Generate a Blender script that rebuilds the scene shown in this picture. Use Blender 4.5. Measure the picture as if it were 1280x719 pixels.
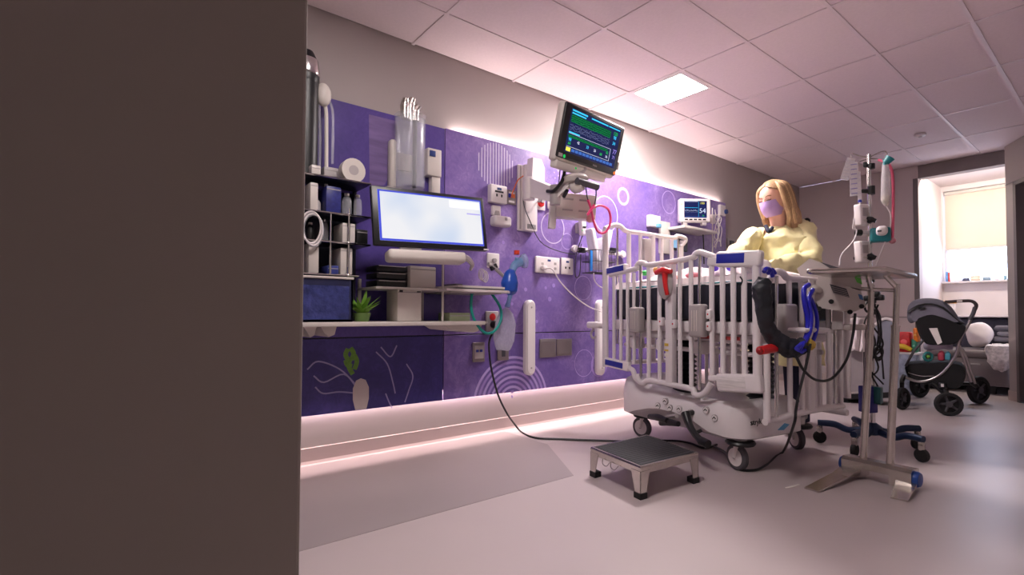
import bpy, bmesh, math, random
from mathutils import Vector, Matrix, noise
random.seed(7)
for o in list(bpy.data.objects): bpy.data.objects.remove(o)
COL = bpy.context.scene.collection
SC = bpy.context.scene

# ------------------------------------------------------------------ camera
FPX, CYP = 628.1, 376.26
YAW, PIT, ROL = math.radians(-51.67), math.radians(1.478), math.radians(-.252)
CAM = Vector((2.698, 0.0, 0.8))
_f = Vector((math.sin(YAW)*math.cos(PIT), math.cos(YAW)*math.cos(PIT), math.sin(PIT)))
_r = Vector((math.cos(YAW), -math.sin(YAW), 0)); _d = -_r.cross(_f)
RT = _r*math.cos(ROL)+_d*math.sin(ROL); DN = -_r*math.sin(ROL)+_d*math.cos(ROL)
cd = bpy.data.cameras.new('camera'); cam = bpy.data.objects.new('camera', cd); COL.objects.link(cam)
cd.sensor_width = 36; cd.lens = FPX*36/1280; cd.shift_y = (CYP-359.5)/1280; cd.clip_start = .02
cam.matrix_world = Matrix(((RT.x, -DN.x, -_f.x, CAM.x), (RT.y, -DN.y, -_f.y, CAM.y), (RT.z, -DN.z, -_f.z, CAM.z), (0, 0, 0, 1)))
SC.camera = cam

# ------------------------------------------------------------------ world, view
SC.view_settings.view_transform = 'Standard'; SC.view_settings.look = 'None'
SC.view_settings.gamma = 1; SC.view_settings.use_curve_mapping = False
SC.view_settings.exposure = 0.45
wd = bpy.data.worlds.new('sky'); SC.world = wd; wd.use_nodes = True
wn = wd.node_tree.nodes; wl_ = wd.node_tree.links
bg = wn['Background']; bg.inputs['Strength'].default_value = 12.0
bg.inputs['Color'].default_value = (.60, .72, 1.0, 1)

def area(name, loc, size, power, color, rot=(0, 0, 0), spread=180):
    l = bpy.data.lights.new(name, 'AREA'); l.shape = 'RECTANGLE'; l.size, l.size_y = size
    l.energy = power; l.color = color; l.spread = math.radians(spread)
    o = bpy.data.objects.new(name, l); COL.objects.link(o); o.location = loc; o.rotation_euler = rot
    o.visible_camera = True
    return o
PINK = (1.0, .80, .77)
# light strips fixed behind the lower and upper edges of the headwall panels
area('lower_strip_light', (-.040, 2.62, .318), (.014, 4.6), 15, (1, .77, .74))
area('upper_strip_light', (-.036, 3.30, 1.945), (.014, 3.25), 8.5, (1, .83, .80), (math.pi, math.radians(-22), 0))
# sky portal in the window opening: guides the sky light through the glass
por = area('window_portal', (1.62, 7.93, 1.75), (.95, 1.2), 1, (1, 1, 1), (math.radians(-90), 0, 0)); por.data.cycles.is_portal = True

# ------------------------------------------------------------------ pixel to point
def ray(px, py): return RT*((px-640)/FPX)+DN*((py-CYP)/FPX)+_f
def W(px, py, x=0.0): r = ray(px, py); return CAM+r*((x-CAM.x)/r.x)
def BK(px, py, y): r = ray(px, py); return CAM+r*((y-CAM.y)/r.y)
def FL(px, py, z=0.0): r = ray(px, py); return CAM+r*((z-CAM.z)/r.z)
def PL(px, py, p, n): r = ray(px, py); p = Vector(p); n = Vector(n); return CAM+r*((p-CAM).dot(n)/r.dot(n))
def VP(px, py, anchor, off=0.0):
    a = Vector((anchor[0], anchor[1], 0)); n = Vector((CAM.x-a.x, CAM.y-a.y, 0)).normalized()
    return PL(px, py, a+n*off, n)

# ------------------------------------------------------------------ materials
def lin(c): return tuple(((v/255)/12.92 if v/255 <= .04045 else ((v/255+.055)/1.055)**2.4) for v in c)
MATS = {}
def mat(name, rgb, rough=.5, metal=0.0, var=.06, scale=8.0, bump=0.0, emit=None, es=0, trans=0, spec=.5, alpha=1, subs=0, stretch=None):
    if name in MATS: return MATS[name]
    m = bpy.data.materials.new(name); m.use_nodes = True; nt = m.node_tree; b = nt.nodes['Principled BSDF']
    L = nt.links.new; c = lin(rgb)
    b.inputs['Roughness'].default_value = rough; b.inputs['Metallic'].default_value = metal
    b.inputs['Specular IOR Level'].default_value = spec
    tc = nt.nodes.new('ShaderNodeTexCoord'); mp = nt.nodes.new('ShaderNodeMapping'); nz = nt.nodes.new('ShaderNodeTexNoise')
    nz.inputs['Scale'].default_value = scale; nz.inputs['Detail'].default_value = 4
    if stretch: mp.inputs['Scale'].default_value = stretch
    L(tc.outputs['Object'], mp.inputs[0]); L(mp.outputs[0], nz.inputs['Vector'])
    rp = nt.nodes.new('ShaderNodeValToRGB'); rp.color_ramp.elements[0].position = .3; rp.color_ramp.elements[1].position = .7
    rp.color_ramp.elements[0].color = (*[v*(1-var) for v in c], 1); rp.color_ramp.elements[1].color = (*[min(1, v*(1+var)) for v in c], 1)
    L(nz.outputs['Fac'], rp.inputs[0]); L(rp.outputs[0], b.inputs['Base Color'])
    if bump:
        bp = nt.nodes.new('ShaderNodeBump'); bp.inputs['Strength'].default_value = bump; bp.inputs['Distance'].default_value = .01
        L(nz.outputs['Fac'], bp.inputs['Height']); L(bp.outputs[0], b.inputs['Normal'])
    if emit: b.inputs['Emission Color'].default_value = (*lin(emit), 1); b.inputs['Emission Strength'].default_value = es
    if trans: b.inputs['Transmission Weight'].default_value = trans
    if alpha < 1: b.inputs['Alpha'].default_value = alpha
    MATS[name] = m; return m
def clear(name, rgb, alpha, rough=.15):
    """thin see-through plastic or film: mix of transparent and glossy-diffuse"""
    if name in MATS: return MATS[name]
    m = bpy.data.materials.new(name); m.use_nodes = True; nt = m.node_tree; b = nt.nodes['Principled BSDF']
    b.inputs['Base Color'].default_value = (*lin(rgb), 1); b.inputs['Roughness'].default_value = rough
    nz = nt.nodes.new('ShaderNodeTexNoise'); nz.inputs['Scale'].default_value = 14
    mr = nt.nodes.new('ShaderNodeMapRange'); mr.inputs[3].default_value = max(0, alpha-.1); mr.inputs[4].default_value = min(1, alpha+.1)
    nt.links.new(nz.outputs['Fac'], mr.inputs[0])
    t = nt.nodes.new('ShaderNodeBsdfTransparent'); mx = nt.nodes.new('ShaderNodeMixShader')
    nt.links.new(mr.outputs[0], mx.inputs[0]); nt.links.new(t.outputs[0], mx.inputs[1]); nt.links.new(b.outputs[0], mx.inputs[2])
    nt.links.new(mx.outputs[0], nt.nodes['Material Output'].inputs[0]); MATS[name] = m; return m
def glow(name, rgb, s):
    m = bpy.data.materials.new(name); m.use_nodes = True; nt = m.node_tree; nt.nodes.remove(nt.nodes['Principled BSDF'])
    e = nt.nodes.new('ShaderNodeEmission'); e.inputs[0].default_value = (*lin(rgb), 1); e.inputs[1].default_value = s
    nt.links.new(e.outputs[0], nt.nodes['Material Output'].inputs[0]); MATS[name] = m; return m

WHITE = mat('white_plastic', (222, 214, 214), .38, var=.02)
CRIBW = mat('crib_enamel', (224, 217, 219), .33, var=.02)
CREAM = mat('cream_plastic', (206, 198, 192), .42, var=.03)
GREYP = mat('grey_plastic', (168, 160, 160), .45, var=.03)
DGREY = mat('dark_grey_plastic', (70, 68, 74), .5, var=.05)
BLACK = mat('black_plastic', (18, 18, 21), .4, var=.1)
RUBBER = mat('black_rubber', (22, 21, 24), .75, var=.1)
NAVYV = mat('navy_vinyl', (24, 27, 42), .5, var=.12, scale=5)
STEEL = mat('stainless_steel', (208, 202, 197), .25, 1.0, var=.05, scale=30)
CHROME = mat('chrome', (215, 212, 212), .14, 1.0, var=.02)
BLUE = mat('blue_label', (34, 42, 150), .35, var=.05)
RED = mat('red_plastic', (205, 32, 34), .35, var=.05)
SHEET = mat('white_sheet', (226, 216, 216), .85, var=.05, bump=.4, scale=9)
GREYST = mat('grey_steel_plate', (148, 138, 138), .38, .7, var=.05)
CLEAR = clear('clear_plastic', (225, 225, 232), .22)
TEAL = mat('teal_plastic', (20, 120, 128), .4)
PINKT = mat('pink_tube', (240, 70, 130), .35, emit=None)
PAPER = mat('paper', (226, 220, 214), .8, var=.03)

# ------------------------------------------------------------------ geometry
ROOT = {}
class MB:
    def __init__(s, M=None): s.v = []; s.f = []; s.M = M
    def add(s, vs, fs):
        o = len(s.v)
        s.v += [(s.M @ Vector(v)) if s.M else Vector(v) for v in vs]
        s.f += [tuple(i+o for i in f) for f in fs]; return s
    def box(s, x0, x1, y0, y1, z0, z1):
        return s.add([(x0,y0,z0),(x1,y0,z0),(x1,y1,z0),(x0,y1,z0),(x0,y0,z1),(x1,y0,z1),(x1,y1,z1),(x0,y1,z1)],
                     [(3,2,1,0),(4,5,6,7),(0,1,5,4),(1,2,6,5),(2,3,7,6),(3,0,4,7)])
    def rbox(s, c, size, bev=.004, seg=2, R=None):
        bm = bmesh.new(); bmesh.ops.create_cube(bm, size=1)
        for v in bm.verts: v.co = Vector((v.co.x*size[0], v.co.y*size[1], v.co.z*size[2]))
        bmesh.ops.bevel(bm, geom=list(bm.edges), offset=min(bev, min(size)*.49), segments=seg, profile=.5, affect='EDGES')
        bm.verts.ensure_lookup_table(); c = Vector(c)
        vs = [((R @ v.co) if R else v.co)+c for v in bm.verts]; fs = [[v.index for v in f.verts] for f in bm.faces]
        bm.free(); return s.add(vs, fs)
    def rb(s, x0, x1, y0, y1, z0, z1, bev=.004, seg=2):
        return s.rbox(((x0+x1)/2, (y0+y1)/2, (z0+z1)/2), (abs(x1-x0), abs(y1-y0), abs(z1-z0)), bev, seg)
    def loft(s, rings, cap=True, closed=False):
        n = len(rings[0]); vs = [p for r in rings for p in r]; fs = []
        m = len(rings)
        for i in range(m if closed else m-1):
            for j in range(n):
                a = i*n+j; b = i*n+(j+1) % n; i2 = (i+1) % m
                fs.append((a, b, i2*n+(j+1) % n, i2*n+j))
        if cap and not closed: fs += [tuple(range(n-1, -1, -1)), tuple(range((m-1)*n, m*n))]
        return s.add(vs, fs)
    def tube(s, pts, r, n=8, smooth=True, closed=False, sub=6, cap=True):
        P = [Vector(p) for p in pts]; R = list(r) if isinstance(r, (list, tuple)) else [r]*len(P)
        if smooth and len(P) > 2:
            Q = []; RR = []; N = len(P)
            for i in range(N if closed else N-1):
                p0 = P[(i-1) % N] if (closed or i > 0) else P[0]*2-P[1]
                p1 = P[i]; p2 = P[(i+1) % N]
                p3 = P[(i+2) % N] if (closed or i+2 < N) else P[-1]*2-P[-2]
                for k in range(sub):
                    t = k/sub
                    Q.append(.5*((2*p1)+(p2-p0)*t+(2*p0-5*p1+4*p2-p3)*t*t+(3*p1-p0-3*p2+p3)*t**3))
                    RR.append(R[i]*(1-t)+R[(i+1) % N]*t)
            if not closed: Q.append(P[-1]); RR.append(R[-1])
            P, R = Q, RR
        rings = []; N = len(P); up = None
        for i in range(N):
            if closed: t = P[(i+1) % N]-P[i-1]
            else: t = P[min(i+1, N-1)]-P[max(i-1, 0)]
            if t.length < 1e-9: t = Vector((0, 0, 1))
            t.normalize()
            if up is None:
                up = Vector((0, 0, 1)) if abs(t.z) < .9 else Vector((1, 0, 0))
            u = up-t*up.dot(t)
            if u.length < 1e-6: u = t.orthogonal()
            u.normalize(); up = u; w = t.cross(u)
            rings.append([P[i]+(u*math.cos(2*math.pi*k/n)+w*math.sin(2*math.pi*k/n))*R[i] for k in range(n)])
        return s.loft(rings, cap, closed)
    def cyl(s, p0, p1, r, r1=None, n=16): return s.tube([p0, p1], [r, r if r1 is None else r1], n, smooth=False)
    def lathe(s, prof, o=(0, 0, 0), axis=(0, 0, 1), n=20):
        a = Vector(axis).normalized(); u = a.orthogonal().normalized(); w = a.cross(u); o = Vector(o)
        return s.loft([[o+a*z+(u*math.cos(2*math.pi*k/n)+w*math.sin(2*math.pi*k/n))*max(r, 1e-4) for k in range(n)] for r, z in prof])
    def ball(s, c, r, n=14, m=9):
        r = (r, r, r) if isinstance(r, (int, float)) else r; c = Vector(c); rings = []
        for i in range(m+1):
            t = math.pi*i/m; st = max(math.sin(t), 1e-3)
            rings.append([c+Vector((r[0]*st*math.cos(2*math.pi*k/n), r[1]*st*math.sin(2*math.pi*k/n), -r[2]*math.cos(t))) for k in range(n)])
        return s.loft(rings)
    def prism(s, poly, axis, lo, hi):
        """extrude a 2D outline; axis x: (y,z), y: (x,z), z: (x,y)"""
        def P(a, b, t): return (t, a, b) if axis == 'x' else (a, t, b) if axis == 'y' else (a, b, t)
        n = len(poly); vs = [P(a, b, lo) for a, b in poly]+[P(a, b, hi) for a, b in poly]
        fs = [tuple(range(n-1, -1, -1)), tuple(range(n, 2*n))]+[(i, (i+1) % n, n+(i+1) % n, n+i) for i in range(n)]
        return s.add(vs, fs)
    def ring_x(s, y, z, r0, r1, x0, x1, a0=0, a1=2*math.pi, n=48):
        full = abs(a1-a0-2*math.pi) < 1e-6; vs = []; fs = []; N = n if full else n+1
        for i in range(N):
            a = a0+(a1-a0)*i/n; c, t = math.cos(a), math.sin(a)
            vs += [(x0, y+r0*c, z+r0*t), (x0, y+r1*c, z+r1*t), (x1, y+r1*c, z+r1*t), (x1, y+r0*c, z+r0*t)]
        for i in range(n):
            a = 4*i; b = 4*((i+1) % N)
            for k in range(4): fs.append((a+k, b+k, b+(k+1) % 4, a+(k+1) % 4))
        return s.add(vs, fs)
    def ruffle(s, amp, freq, seed=0):
        for i, v in enumerate(s.v):
            s.v[i] = v+Vector((noise.noise(v*freq+Vector((seed, 0, 0))), noise.noise(v*freq+Vector((0, seed+7, 0))), noise.noise(v*freq+Vector((0, 0, seed+13)))))*amp
        return s
    def build(s, name, m, parent=None, local=False, smooth=True, label=None):
        vs = s.v
        if parent is not None and not local:
            I = rootm(parent).inverted(); vs = [I @ v for v in vs]
        me = bpy.data.meshes.new(name); me.from_pydata([tuple(v) for v in vs], [], s.f)
        bm = bmesh.new(); bm.from_mesh(me); bmesh.ops.recalc_face_normals(bm, faces=bm.faces); bm.to_mesh(me); bm.free()
        if smooth:
            me.shade_smooth(); me.set_sharp_from_angle(angle=math.radians(38))
        me.materials.append(m)
        o = bpy.data.objects.new(name, me); COL.objects.link(o)
        if parent is not None: o.parent = parent
        if label: o['label'] = label
        return o
def rootm(p):
    while p.parent: p = p.parent
    return ROOT.get(p.name, Matrix.Identity(4))
def tag(o, label, cat, group=None):
    o['label'] = label; o['category'] = cat
    if group: o['group'] = group
    return o
def struct(o): o['kind'] = 'structure'; return o
def thing(name, label, cat, loc=(0, 0, 0), rz=0.0, group=None):
    o = bpy.data.objects.new(name, None); COL.objects.link(o); o.empty_display_size = .05
    o.location = loc; o.rotation_euler = (0, 0, rz); ROOT[o.name] = Matrix.Translation(Vector(loc)) @ Matrix.Rotation(rz, 4, 'Z')
    return tag(o, label, cat, group)
def text(body, size, M, m, parent, name='lettering', ext=.0004, local=False, align='CENTER', font_w=1.0):
    cu = bpy.data.curves.new('t', 'FONT'); cu.body = body; cu.size = size; cu.extrude = ext; cu.align_x = align; cu.align_y = 'CENTER'
    cu.resolution_u = 2
    t = bpy.data.objects.new('t', cu); COL.objects.link(t)
    bpy.context.view_layer.update()
    me = bpy.data.meshes.new_from_object(t.evaluated_get(bpy.context.evaluated_depsgraph_get()))
    bpy.data.objects.remove(t)
    A = M if local else rootm(parent).inverted() @ M
    me.transform(A @ Matrix.Scale(font_w, 4, (1, 0, 0))); me.materials.clear(); me.materials.append(m)
    o = bpy.data.objects.new(name, me); COL.objects.link(o); o.parent = parent; return o
def frame(o, X, Y):
    """matrix with origin o, text direction X, up Y"""
    X = Vector(X).normalized(); Z = X.cross(Vector(Y)).normalized(); Y = Z.cross(X); o = Vector(o)
    return Matrix(((X.x, Y.x, Z.x, o.x), (X.y, Y.y, Z.y, o.y), (X.z, Y.z, Z.z, o.z), (0, 0, 0, 1)))
def panel_frame(c, rz, tilt, roll=0):
    """screen frame: X width, Y up, Z outward normal; at rz=0 it faces +x"""
    B = Matrix(((0, 0, 1), (1, 0, 0), (0, 1, 0)))
    R = Matrix.Rotation(math.radians(rz), 3, 'Z') @ B @ Matrix.Rotation(math.radians(tilt), 3, 'X') @ Matrix.Rotation(math.radians(roll), 3, 'Z')
    return Matrix.Translation(Vector(c)) @ R.to_4x4()
# ================================================================== SETTING
HZ = 2.44; WX = -.055; YB = 6.88; YW = 7.85
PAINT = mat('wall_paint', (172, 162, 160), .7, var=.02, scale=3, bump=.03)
PAINTLIT = mat('wall_paint_lightened', (196, 182, 183), .7, var=.02, scale=3, bump=.03)  # wall paint lightened to stand in for light at the far end
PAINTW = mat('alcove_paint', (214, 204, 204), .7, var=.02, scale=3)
FLOORM = mat('sheet_vinyl', (182, 169, 170), .36, var=.03, scale=1.6)
FLOORDK = mat('sheet_vinyl_dark', (152, 141, 142), .36, var=.03, scale=1.6)
struct(MB().box(-.2, 3.5, -1.4, 8.1, -.08, 0).build('floor', FLOORM, smooth=False))
# area of darker floor colour along the headwall
fdark = struct(MB().prism([(WX, .15), (.92, .15), (.92, 1.80), (.40, 2.10), (WX, 2.10)], 'z', 0, .0012).build('floor_dark_area', FLOORDK, smooth=False))
yc = W(380.5, 360, 1.9).y
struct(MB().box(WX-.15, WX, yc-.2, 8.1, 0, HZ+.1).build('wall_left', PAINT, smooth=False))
# near block of wall in the left foreground
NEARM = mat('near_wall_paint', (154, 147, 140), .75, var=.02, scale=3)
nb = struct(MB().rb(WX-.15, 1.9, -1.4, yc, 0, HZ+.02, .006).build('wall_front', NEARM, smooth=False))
struct(MB().box(3.30, 3.45, -1.4, 4.3, 0, HZ).build('wall_right', PAINT, smooth=False))
struct(MB().box(1.9, 3.45, -1.5, -1.35, 0, HZ).build('wall_behind', PAINT, smooth=False))
# back wall with the deep window alcove
back = struct(MB().box(WX, 1.12, YB, YB+.1, 0, HZ).build('wall_back', PAINTLIT, smooth=False))
MB().box(.52, 1.165, YB-.035, YB+.1, 0, HZ).build('panelled_pier', PAINTLIT, back, smooth=False)
MB().box(.53, 1.155, YB-.043, YB-.035, .775, .79).build('pier_rail', mat('rail_paint', (150, 138, 140), .5), back, smooth=False)
struct(MB().box(1.165, 2.3, YB-.02, YB+.10, 2.30, HZ).build('trim_header', mat('header_paint', (128, 118, 118), .6), smooth=False))
MB().rb(1.125, 1.170, YB-.040, YB-.030, .10, HZ-.14, .003).build('corner_trim', mat('corner_trim', (104, 95, 96), .5), back, smooth=False)
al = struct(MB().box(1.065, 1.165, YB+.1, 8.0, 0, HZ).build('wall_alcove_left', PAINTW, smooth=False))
struct(MB().box(2.2, 2.3, YB-.3, 8.0, 0, HZ).build('wall_alcove_right', PAINTW, smooth=False))
struct(MB().box(1.165, 2.2, YB+.1, 8.0, 2.36, HZ).build('ceiling_alcove', PAINTW, smooth=False))
m = MB(); m.box(1.165, 2.2, YW, YW+.12, 0, 1.19); m.box(1.165, 2.2, YW, YW+.12, 2.30, HZ); m.box(1.165, 1.185, YW, YW+.12, 1.19, 2.3); m.box(2.1, 2.2, YW, YW+.12, 1.19, 2.3)
struct(m.build('wall_window', PAINTW, smooth=False))
m = MB(); win = struct(m.box(1.185, 1.215, YW+.03, YW+.09, 1.19, 2.3).box(2.07, 2.1, YW+.03, YW+.09, 1.19, 2.3).box(1.215, 2.07, YW+.03, YW+.09, 1.19, 1.22).box(1.215, 2.07, YW+.03, YW+.09, 2.27, 2.3).build('window_1', mat('window_frame', (200, 198, 200), .4), smooth=False))
GL = clear('window_glass', (230, 240, 250), .06, .02)
MB().box(1.215, 2.07, YW+.055, YW+.061, 1.22, 2.27).build('pane', GL, win, smooth=False)
MB().rb(1.17, 2.19, YW-.07, YW+.03, 1.185, 1.205, .004).build('window_sill', PAINTW, win)
# roller shade: back-lit cloth with its bottom bar
sm = bpy.data.materials.new('shade_cloth'); sm.use_nodes = True; nt = sm.node_tree; nt.nodes.remove(nt.nodes['Principled BSDF'])
df = nt.nodes.new('ShaderNodeBsdfDiffuse'); tr = nt.nodes.new('ShaderNodeBsdfTranslucent'); mx = nt.nodes.new('ShaderNodeMixShader'); mx.inputs[0].default_value = .26
nz = nt.nodes.new('ShaderNodeTexNoise'); nz.inputs['Scale'].default_value = 220
cr = nt.nodes.new('ShaderNodeValToRGB'); cr.color_ramp.elements[0].color = (*lin((206, 188, 170)), 1); cr.color_ramp.elements[1].color = (*lin((222, 206, 190)), 1)
nt.links.new(nz.outputs['Fac'], cr.inputs[0])
for q in (df, tr): nt.links.new(cr.outputs[0], q.inputs[0])
nt.links.new(df.outputs[0], mx.inputs[1]); nt.links.new(tr.outputs[0], mx.inputs[2]); nt.links.new(mx.outputs[0], nt.nodes['Material Output'].inputs[0])
sh = thing('roller_shade', 'cream roller shade pulled half down over the bright window', 'window shade', (1.64, YW, 1.60))
MB().box(1.20, 2.085, YW+.012, YW+.0145, 1.60, 2.27).build('cloth', sm, sh, smooth=False)
MB().rb(1.20, 2.085, YW+.004, YW+.022, 1.583, 1.605, .004).build('bottom_bar', mat('shade_bar', (196, 186, 176), .5), sh)
MB().cyl((1.20, YW+.012, 2.27), (2.085, YW+.012, 2.27), .02).build('roller', mat('shade_bar2', (200, 192, 184), .5), sh)
# lit cove lamp at the alcove ceiling
cl = thing('cove_light', 'bright strip light along the top of the window alcove', 'light', (1.68, YB+.14, 2.345))
MB().rb(1.17, 2.19, YB+.115, YB+.15, 2.335, 2.36, .003).build('housing', WHITE, cl)
MB().box(1.18, 2.18, YB+.12, YB+.145, 2.331, 2.335).build('diffuser', glow('cove_glow', (255, 240, 214), 10), cl, smooth=False)
area('cove_lamp', (1.68, YB+.135, 2.328), (1.0, .02), 16, (1, .9, .76), (math.radians(28), 0, 0))
# angled wall with a door on the right
ang = Vector((.49, -.872, 0)).normalized(); nrm = Vector((-ang.y, ang.x, 0))*-1
A0 = Vector((1.866, 6.735, 0)); LEN = 2.92
def angp(t, d, z): p = A0+ang*t+nrm*d; return (p.x, p.y, z)
MA = Matrix(((ang.x, nrm.x, 0, A0.x), (ang.y, nrm.y, 0, A0.y), (0, 0, 1, 0), (0, 0, 0, 1)))
aw = struct(MB(MA).box(0, .155, -.14, 0, 0, HZ).box(1.15, LEN, -.14, 0, 0, HZ).box(.155, 1.15, -.14, 0, 2.06, HZ).build('wall_angled', PAINT, smooth=False))
DOORM = mat('door_laminate', (122, 112, 110), .5, var=.04, scale=6, stretch=(1, 1, .2))
dr = struct(MB(MA).box(.20, 1.105, -.10, -.06, .01, 2.02).build('door_1', DOORM, smooth=False))
FRM = mat('door_frame_paint', (104, 95, 96), .5)
MB(MA).box(.155, .20, -.14, .012, 0, 2.06).box(1.105, 1.15, -.14, .012, 0, 2.06).box(.155, 1.15, -.14, .012, 2.02, 2.06).build('door_frame', FRM, dr, smooth=False)
MB(MA).cyl((.30, -.06, 1.0), (.30, 0, 1.0), .01).cyl((.30, 0, 1.0), (.42, 0, 1.0), .009).build('door_handle', CHROME, dr)
MB(MA).box(0, .155, 0, .006, 2.06, 2.066).build('reveal_line', FRM, aw, smooth=False)
# cove base
BASEM = mat('cove_base', (188, 170, 168), .5, var=.02)
prof = [(WX, 0), (WX+.022, 0), (WX+.012, .006), (WX+.006, .02), (WX+.006, .088), (WX, .09)]
struct(MB().prism(prof, 'y', yc, YB).build('baseboard_left', BASEM, smooth=False))
struct(MB().box(WX, 1.165, YB-.045, YB, 0, .09).build('baseboard_back', BASEM, smooth=False))
struct(MB(MA).box(-.006, .155, 0, .008, 0, .09).build('baseboard_right', BASEM, smooth=False))

# ------------------------------------------------ ceiling: tiles in a T-bar grid, a light panel
TILEM = mat('ceiling_tile', (228, 212, 215), .9, var=.025, scale=60, bump=.08)
GRIDM = mat('ceiling_grid', (222, 207, 210), .5, var=.02)
ceil = struct(MB().box(-.2, 3.5, -1.4, 8.1, HZ+.02, HZ+.1).build('ceiling', TILEM, smooth=False))
xs = [.344+.444*k for k in range(-1, 7)]; ys = [2.956+.78*k for k in range(-5, 6)]
xs = [WX]+[x for x in xs if x > WX+.05]+[3.30]; ys = [y for y in ys if y < YB-.1]; ys = [-1.35]+ys+[YB]
tcache = {}
LAMP = {(1, 2.956), (3, .616)}
for i in range(len(xs)-1):
    for j in range(len(ys)-1):
        x0, x1, y0, y1 = xs[i], xs[i+1], ys[j], ys[j+1]
        half = any(i == a and abs(y0-b) < .01 for a, b in LAMP)
        if half: y0 = y0+.395
        k = (round(x1-x0, 3), round(y1-y0, 3))
        if k not in tcache:
            w, d = k[0]/2-.0085, k[1]/2-.0085
            tb = MB(); tb.box(-w, w, -d, d, .003, .019); o = tb.build('ceiling_tile', TILEM, ceil, smooth=False); tcache[k] = o.data
        else:
            o = bpy.data.objects.new('ceiling_tile', tcache[k]); COL.objects.link(o); o.parent = ceil
        o.location = ((x0+x1)/2, (y0+y1)/2, HZ)
for x in xs[1:-1]: MB().box(x-.0095, x+.0095, -1.35, YB, HZ-.0022, HZ+.02).build('grid_bar', GRIDM, ceil, smooth=False)
for y in ys[1:-1]: MB().box(WX, 3.3, y-.0095, y+.0095, HZ-.0020, HZ+.02).build('grid_bar', GRIDM, ceil, smooth=False)
LG = glow('lamp_diffuser', (255, 244, 240), 9)
def ceiling_panel(x, y, label, power):
    t = thing('ceiling_light', label, 'ceiling light', (x+.222, y+.1975, HZ))
    f = MB(); f.box(x+.01, x+.434, y+.01, y+.03, HZ-.004, HZ+.015).box(x+.01, x+.434, y+.365, y+.385, HZ-.004, HZ+.015).box(x+.01, x+.03, y+.03, y+.365, HZ-.004, HZ+.015).box(x+.414, x+.434, y+.03, y+.365, HZ-.004, HZ+.015)
    f.build('frame', WHITE, t, smooth=False)
    MB().box(x+.03, x+.414, y+.03, y+.365, HZ+.002, HZ+.008).build('diffuser', LG, t, smooth=False)
    area('ceiling_lamp', (x+.222, y+.1975, HZ-.006), (.38, .33), power, (1, .91, .89))
ceiling_panel(.344, 2.956, 'small square lit ceiling panel above the headwall and crib', 42)
ceiling_panel(1.232, .616, 'unseen ceiling panel added to light the foreground floor', 19)  # out-of-view panel put in to brighten the foreground
sp = thing('smoke_detector', 'small round white detector disc on the ceiling tiles', 'detector', (1.45, 5.683, HZ))
MB().lathe([(.0, -.022), (.03, -.022), (.042, -.014), (.045, 0)], (1.45, 5.683, HZ-.0005)).build('cover', WHITE, sp)
MB().lathe([(.0, -.026), (.014, -.026), (.016, -.021)], (1.45, 5.683, HZ)).build('sensor', GREYP, sp)

# ------------------------------------------------ headwall: printed purple panels standing proud of the wall
def purple(name, a, b, c, seed):
    m = bpy.data.materials.new(name); m.use_nodes = True; nt = m.node_tree; p = nt.nodes['Principled BSDF']
    tc = nt.nodes.new('ShaderNodeTexCoord'); mp = nt.nodes.new('ShaderNodeMapping'); mp.inputs['Location'].default_value = (seed, seed, 0)
    n1 = nt.nodes.new('ShaderNodeTexNoise'); n1.inputs['Scale'].default_value = 2.2; n1.inputs['Detail'].default_value = 6; n1.inputs['Distortion'].default_value = 1.4
    n2 = nt.nodes.new('ShaderNodeTexNoise'); n2.inputs['Scale'].default_value = 16; n2.inputs['Detail'].default_value = 8; n2.inputs['Roughness'].default_value = .7; n2.inputs['Distortion'].default_value = 2
    ad = nt.nodes.new('ShaderNodeMath'); ad.operation = 'MULTIPLY_ADD'; ad.inputs[1].default_value = .45
    L = nt.links.new; L(tc.outputs['Object'], mp.inputs[0]); L(mp.outputs[0], n1.inputs[0]); L(mp.outputs[0], n2.inputs[0])
    ml = nt.nodes.new('ShaderNodeMath'); ml.operation = 'MULTIPLY'; ml.inputs[1].default_value = .55
    L(n1.outputs['Fac'], ml.inputs[0]); L(n2.outputs['Fac'], ad.inputs[0]); L(ml.outputs[0], ad.inputs[2])
    r = nt.nodes.new('ShaderNodeValToRGB'); e = r.color_ramp.elements; e[0].position = .36; e[0].color = (*lin(a), 1); e[1].position = .66; e[1].color = (*lin(c), 1)
    k = e.new(.5); k.color = (*lin(b), 1); L(ad.outputs[0], r.inputs[0]); L(r.outputs[0], p.inputs['Base Color'])
    p.inputs['Roughness'].default_value = .32; MATS[name] = m; return m
P_UR = purple('print_violet', (110, 88, 158), (130, 106, 172), (164, 140, 198), 0)
P_LR = purple('print_violet_low', (100, 80, 150), (118, 96, 164), (150, 128, 190), 4)
P_UL = purple('print_indigo_top', (74, 60, 130), (84, 68, 142), (98, 80, 156), 8)
P_LL = purple('print_indigo_low', (46, 40, 104), (54, 46, 116), (72, 62, 140), 12)
PRW = mat('print_white', (206, 194, 224), .35, var=.04); PRL = mat('print_lilac', (184, 162, 218), .35, var=.06); PRF = mat('print_faint', (164, 138, 206), .35, var=.06)
hw = struct(MB().box(WX, -.012, yc+.02, 4.90, 1.36, 1.40).box(WX, -.012, yc+.02, 4.90, .70, .74).build('trim_headwall', DGREY, smooth=False))
def panel(y0, y1, z0, z1, m): return MB().rb(-.012, 0, y0, y1, z0, z1, .0015, 1).build('panel', m, hw, smooth=False)
pUL = panel(yc+.02, 1.5925, .670, 1.952, P_UL); pLL = panel(yc+.02, 1.5925, .267, .6635, P_LL)
pUR = panel(1.5985, 4.955, .670, 1.958, P_UR); pLR = panel(1.5985, 4.955, .267, .6635, P_LR)
MB().box(-.050, -.032, .35, 4.9, .322, .334).build('light_strip', mat('strip_body', (230, 220, 220), .4), hw, smooth=False)
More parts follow.
